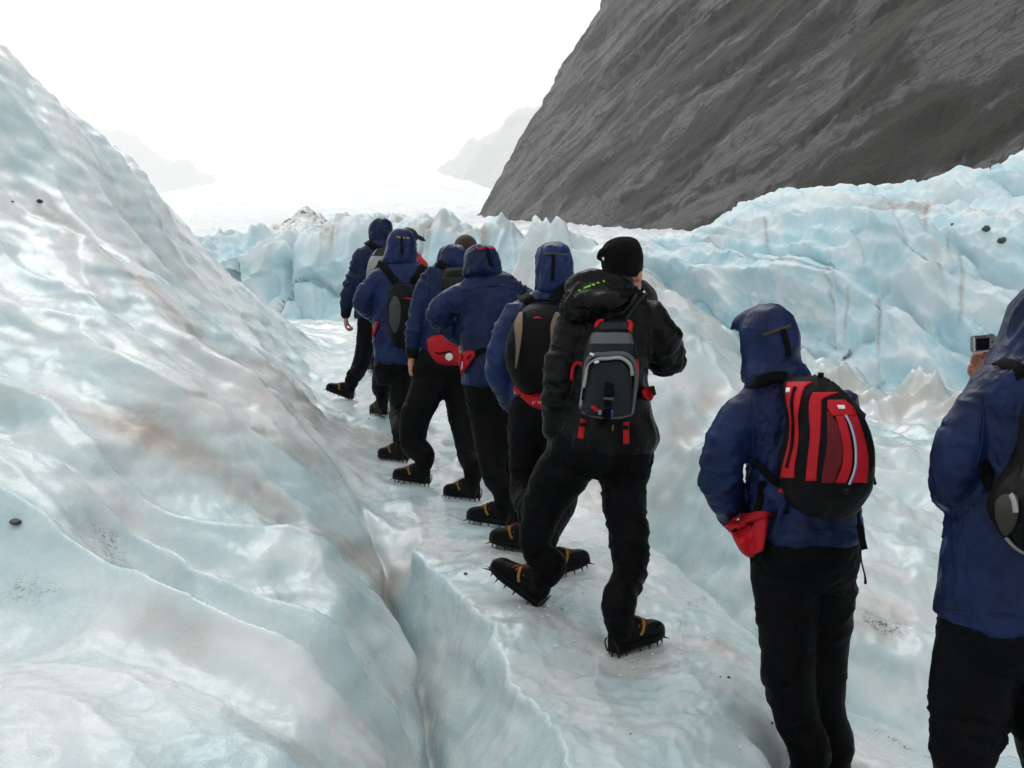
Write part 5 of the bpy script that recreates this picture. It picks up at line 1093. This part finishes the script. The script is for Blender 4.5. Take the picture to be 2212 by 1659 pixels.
# ------------------------------------------------------------------ pocket camera
Yc = 2.99; cpos = P(2124, 742, Yc); o = root('pocket_camera', cpos, 'small silver camera with dark screen held up at the right edge', 'camera')
Mx = Matrix.Rotation(math.radians(14), 4, 'Z') @ Matrix.Rotation(math.radians(-3), 4, 'Y')
def cam_part(name, x0, x1, y0, y1, z0, z1, mat, bev=.003):
    bm = bmesh.new(); bmesh.ops.create_cube(bm, size=1.0)
    for v in bm.verts: v.co = Vector(((x0+x1)/2+v.co.x*(x1-x0), (y0+y1)/2+v.co.y*(y1-y0), (z0+z1)/2+v.co.z*(z1-z0)))
    bmesh.ops.bevel(bm, geom=bm.edges[:], offset=bev, segments=2, affect='EDGES'); bmesh.ops.transform(bm, matrix=Mx, verts=bm.verts)
    me = bpy.data.meshes.new(name); bm.to_mesh(me); bm.free(); return new_obj(name, me, mat, o)
b = cam_part('camera_body', -.040, .040, -.010, .010, -.025, .025, SILVER, .004)
cam_part('screen', -.033, .013, -.0115, -.0095, -.019, .016, SCREEN, .0008); cam_part('button', .022, .033, -.012, -.009, -.006, .006, CHAR, .001); cam_part('shutter_button', .018, .032, -.005, .005, .024, .028, SILVER, .001)
under(o, 'lens', (np.array(tube([cpos+np.array([.004, .008, 0]), cpos+np.array([.0, .035, 0])], [.018, .016], 18, round_ends=False)[0]), tube([(0, 0, 0), (0, 1, 0)], [1, 1], 18, round_ends=False)[1]), SILVER)

# ================================================================== loose stones on the ice
m = NM('dark_stone'); co = m.coord(); m.set(Base_Color=m.mix(m.ramp(m.noise(co, 30, 4), .4, .6), (.018, .018, .018), (.07, .066, .06)), Roughness=.6, Normal=m.bump(m.noise(co, 60, 4), .6, .004)); STONE = m.m
def stone(p, size, label, seed, flat=.6):
    V, Fq = ellipsoid((0, 0, 0), (1, .8, flat), 14); V = V*(1+.28*n3(*(V*1.4).T, seed)+.14*n3(*(V*3).T, seed+1))[:, None]; V *= size
    o = new_obj('stone', py_mesh('stone', V, [list(map(int, q)) for q in Fq]), STONE); o.location = p; o.rotation_euler = (0, 0, seed); tag(o, label, 'stone', 'dark stones lying on the ice')
def on_mesh(names, u, v):
    d = Vector(P(u, v, 1)-CAM).normalized(); dg = bpy.context.evaluated_depsgraph_get(); best = None
    for n in names:
        ob = S.objects[n].evaluated_get(dg); h = ob.ray_cast(Vector(CAM), d)
        if h[0] and (best is None or (h[1]-Vector(CAM)).length < best[1]): best = (np.array(h[1]), (h[1]-Vector(CAM)).length)
    return best[0] if best else None
GN = ['glacier_ground', 'glacier_serac_terrain', 'glacier_cliff_terrain']
for u, v, px, lab, fl in [(36,1129,18,'flat dark stone on the near left ice, at the left edge',.35),(2131,496,9,'upper dark boulder on the blue ice wall at right',.8),(2165,521,11,'lower dark boulder on the blue ice wall at right',.6),
    (1006,1240,5,'small dark pebble in front of the dark-jacketed hiker, on the trodden ice block',.6),(1574,1464,4,'lone black pebble left of the red-pack hiker, on the near ice',.7),(1668,1562,4,'tiny black pebble low beside the trousers of the red-pack hiker',.6),
    (86,436,8,'dark pebble high on the left ice slope, right one of two',.5),(27,436,4,'small pebble high on the left ice slope at the left edge',.5),(1556,1462,3,'tiny chip left of the lone black pebble',.5),(2057,485,4,'small stone on the ice wall left of the two boulders',.6),
    (1362,1586,3,'tiny chip at the bottom of the picture, on the near ice',.6),(1928,1691-0,3,'tiny chip between the two nearest hikers',.6)]:
    p = on_mesh(GN, u, v)
    if p is not None: stone(p+np.array([0, 0, px*p[1]/F*fl*.3]), px*p[1]/F, lab, u % 97+.5, fl)

# ================================================================== chips kicked up by the crampons
rng = np.random.default_rng(21); CV_, CF_ = [], []; k = 0
for f in [q for ff in FOOT.values() for q in ff]*14 + [(1200,1330,4.3,0,0), (1380,1430,3.9,0,0), (1300,1280,4.6,0,0)]*14:
    c = P(*f[:3]); x, y = c[0]+rng.normal()*.14, c[1]+rng.normal()*.16; sz = .003+.008*rng.random()**2
    CV_.append((x, y, sz))
xy = np.array(CV_); zz = terrain(xy[:, 0], xy[:, 1]); out_v, out_f = [], []
for (x, y, sz), z0 in zip(CV_, zz):
    v = np.array([(1, 0, 0), (-.7, .8, 0), (-.6, -.9, .1), (0, .1, .9), (.1, 0, -.8)])*sz*(.6+.8*rng.random((5, 1))); out_v.append(v+np.array([x, y, z0+sz*.3])); out_f += [[a+k for a in t] for t in ((0, 1, 3), (1, 2, 3), (2, 0, 3), (1, 0, 4), (2, 1, 4), (0, 2, 4))]; k += 5
m = NM('crushed_ice'); m.set(Base_Color=(.74, .77, .78), Roughness=.25, IOR=1.31)
new_obj('ice_chips', py_mesh('ice_chips', np.concatenate(out_v), out_f, False), m.m, kind='stuff')
print('TRIS', sum(sum(len(p.vertices)-2 for p in me.polygons) if len(me.polygons) < 2000 else len(me.loops)-2*len(me.polygons) for me in bpy.data.meshes))
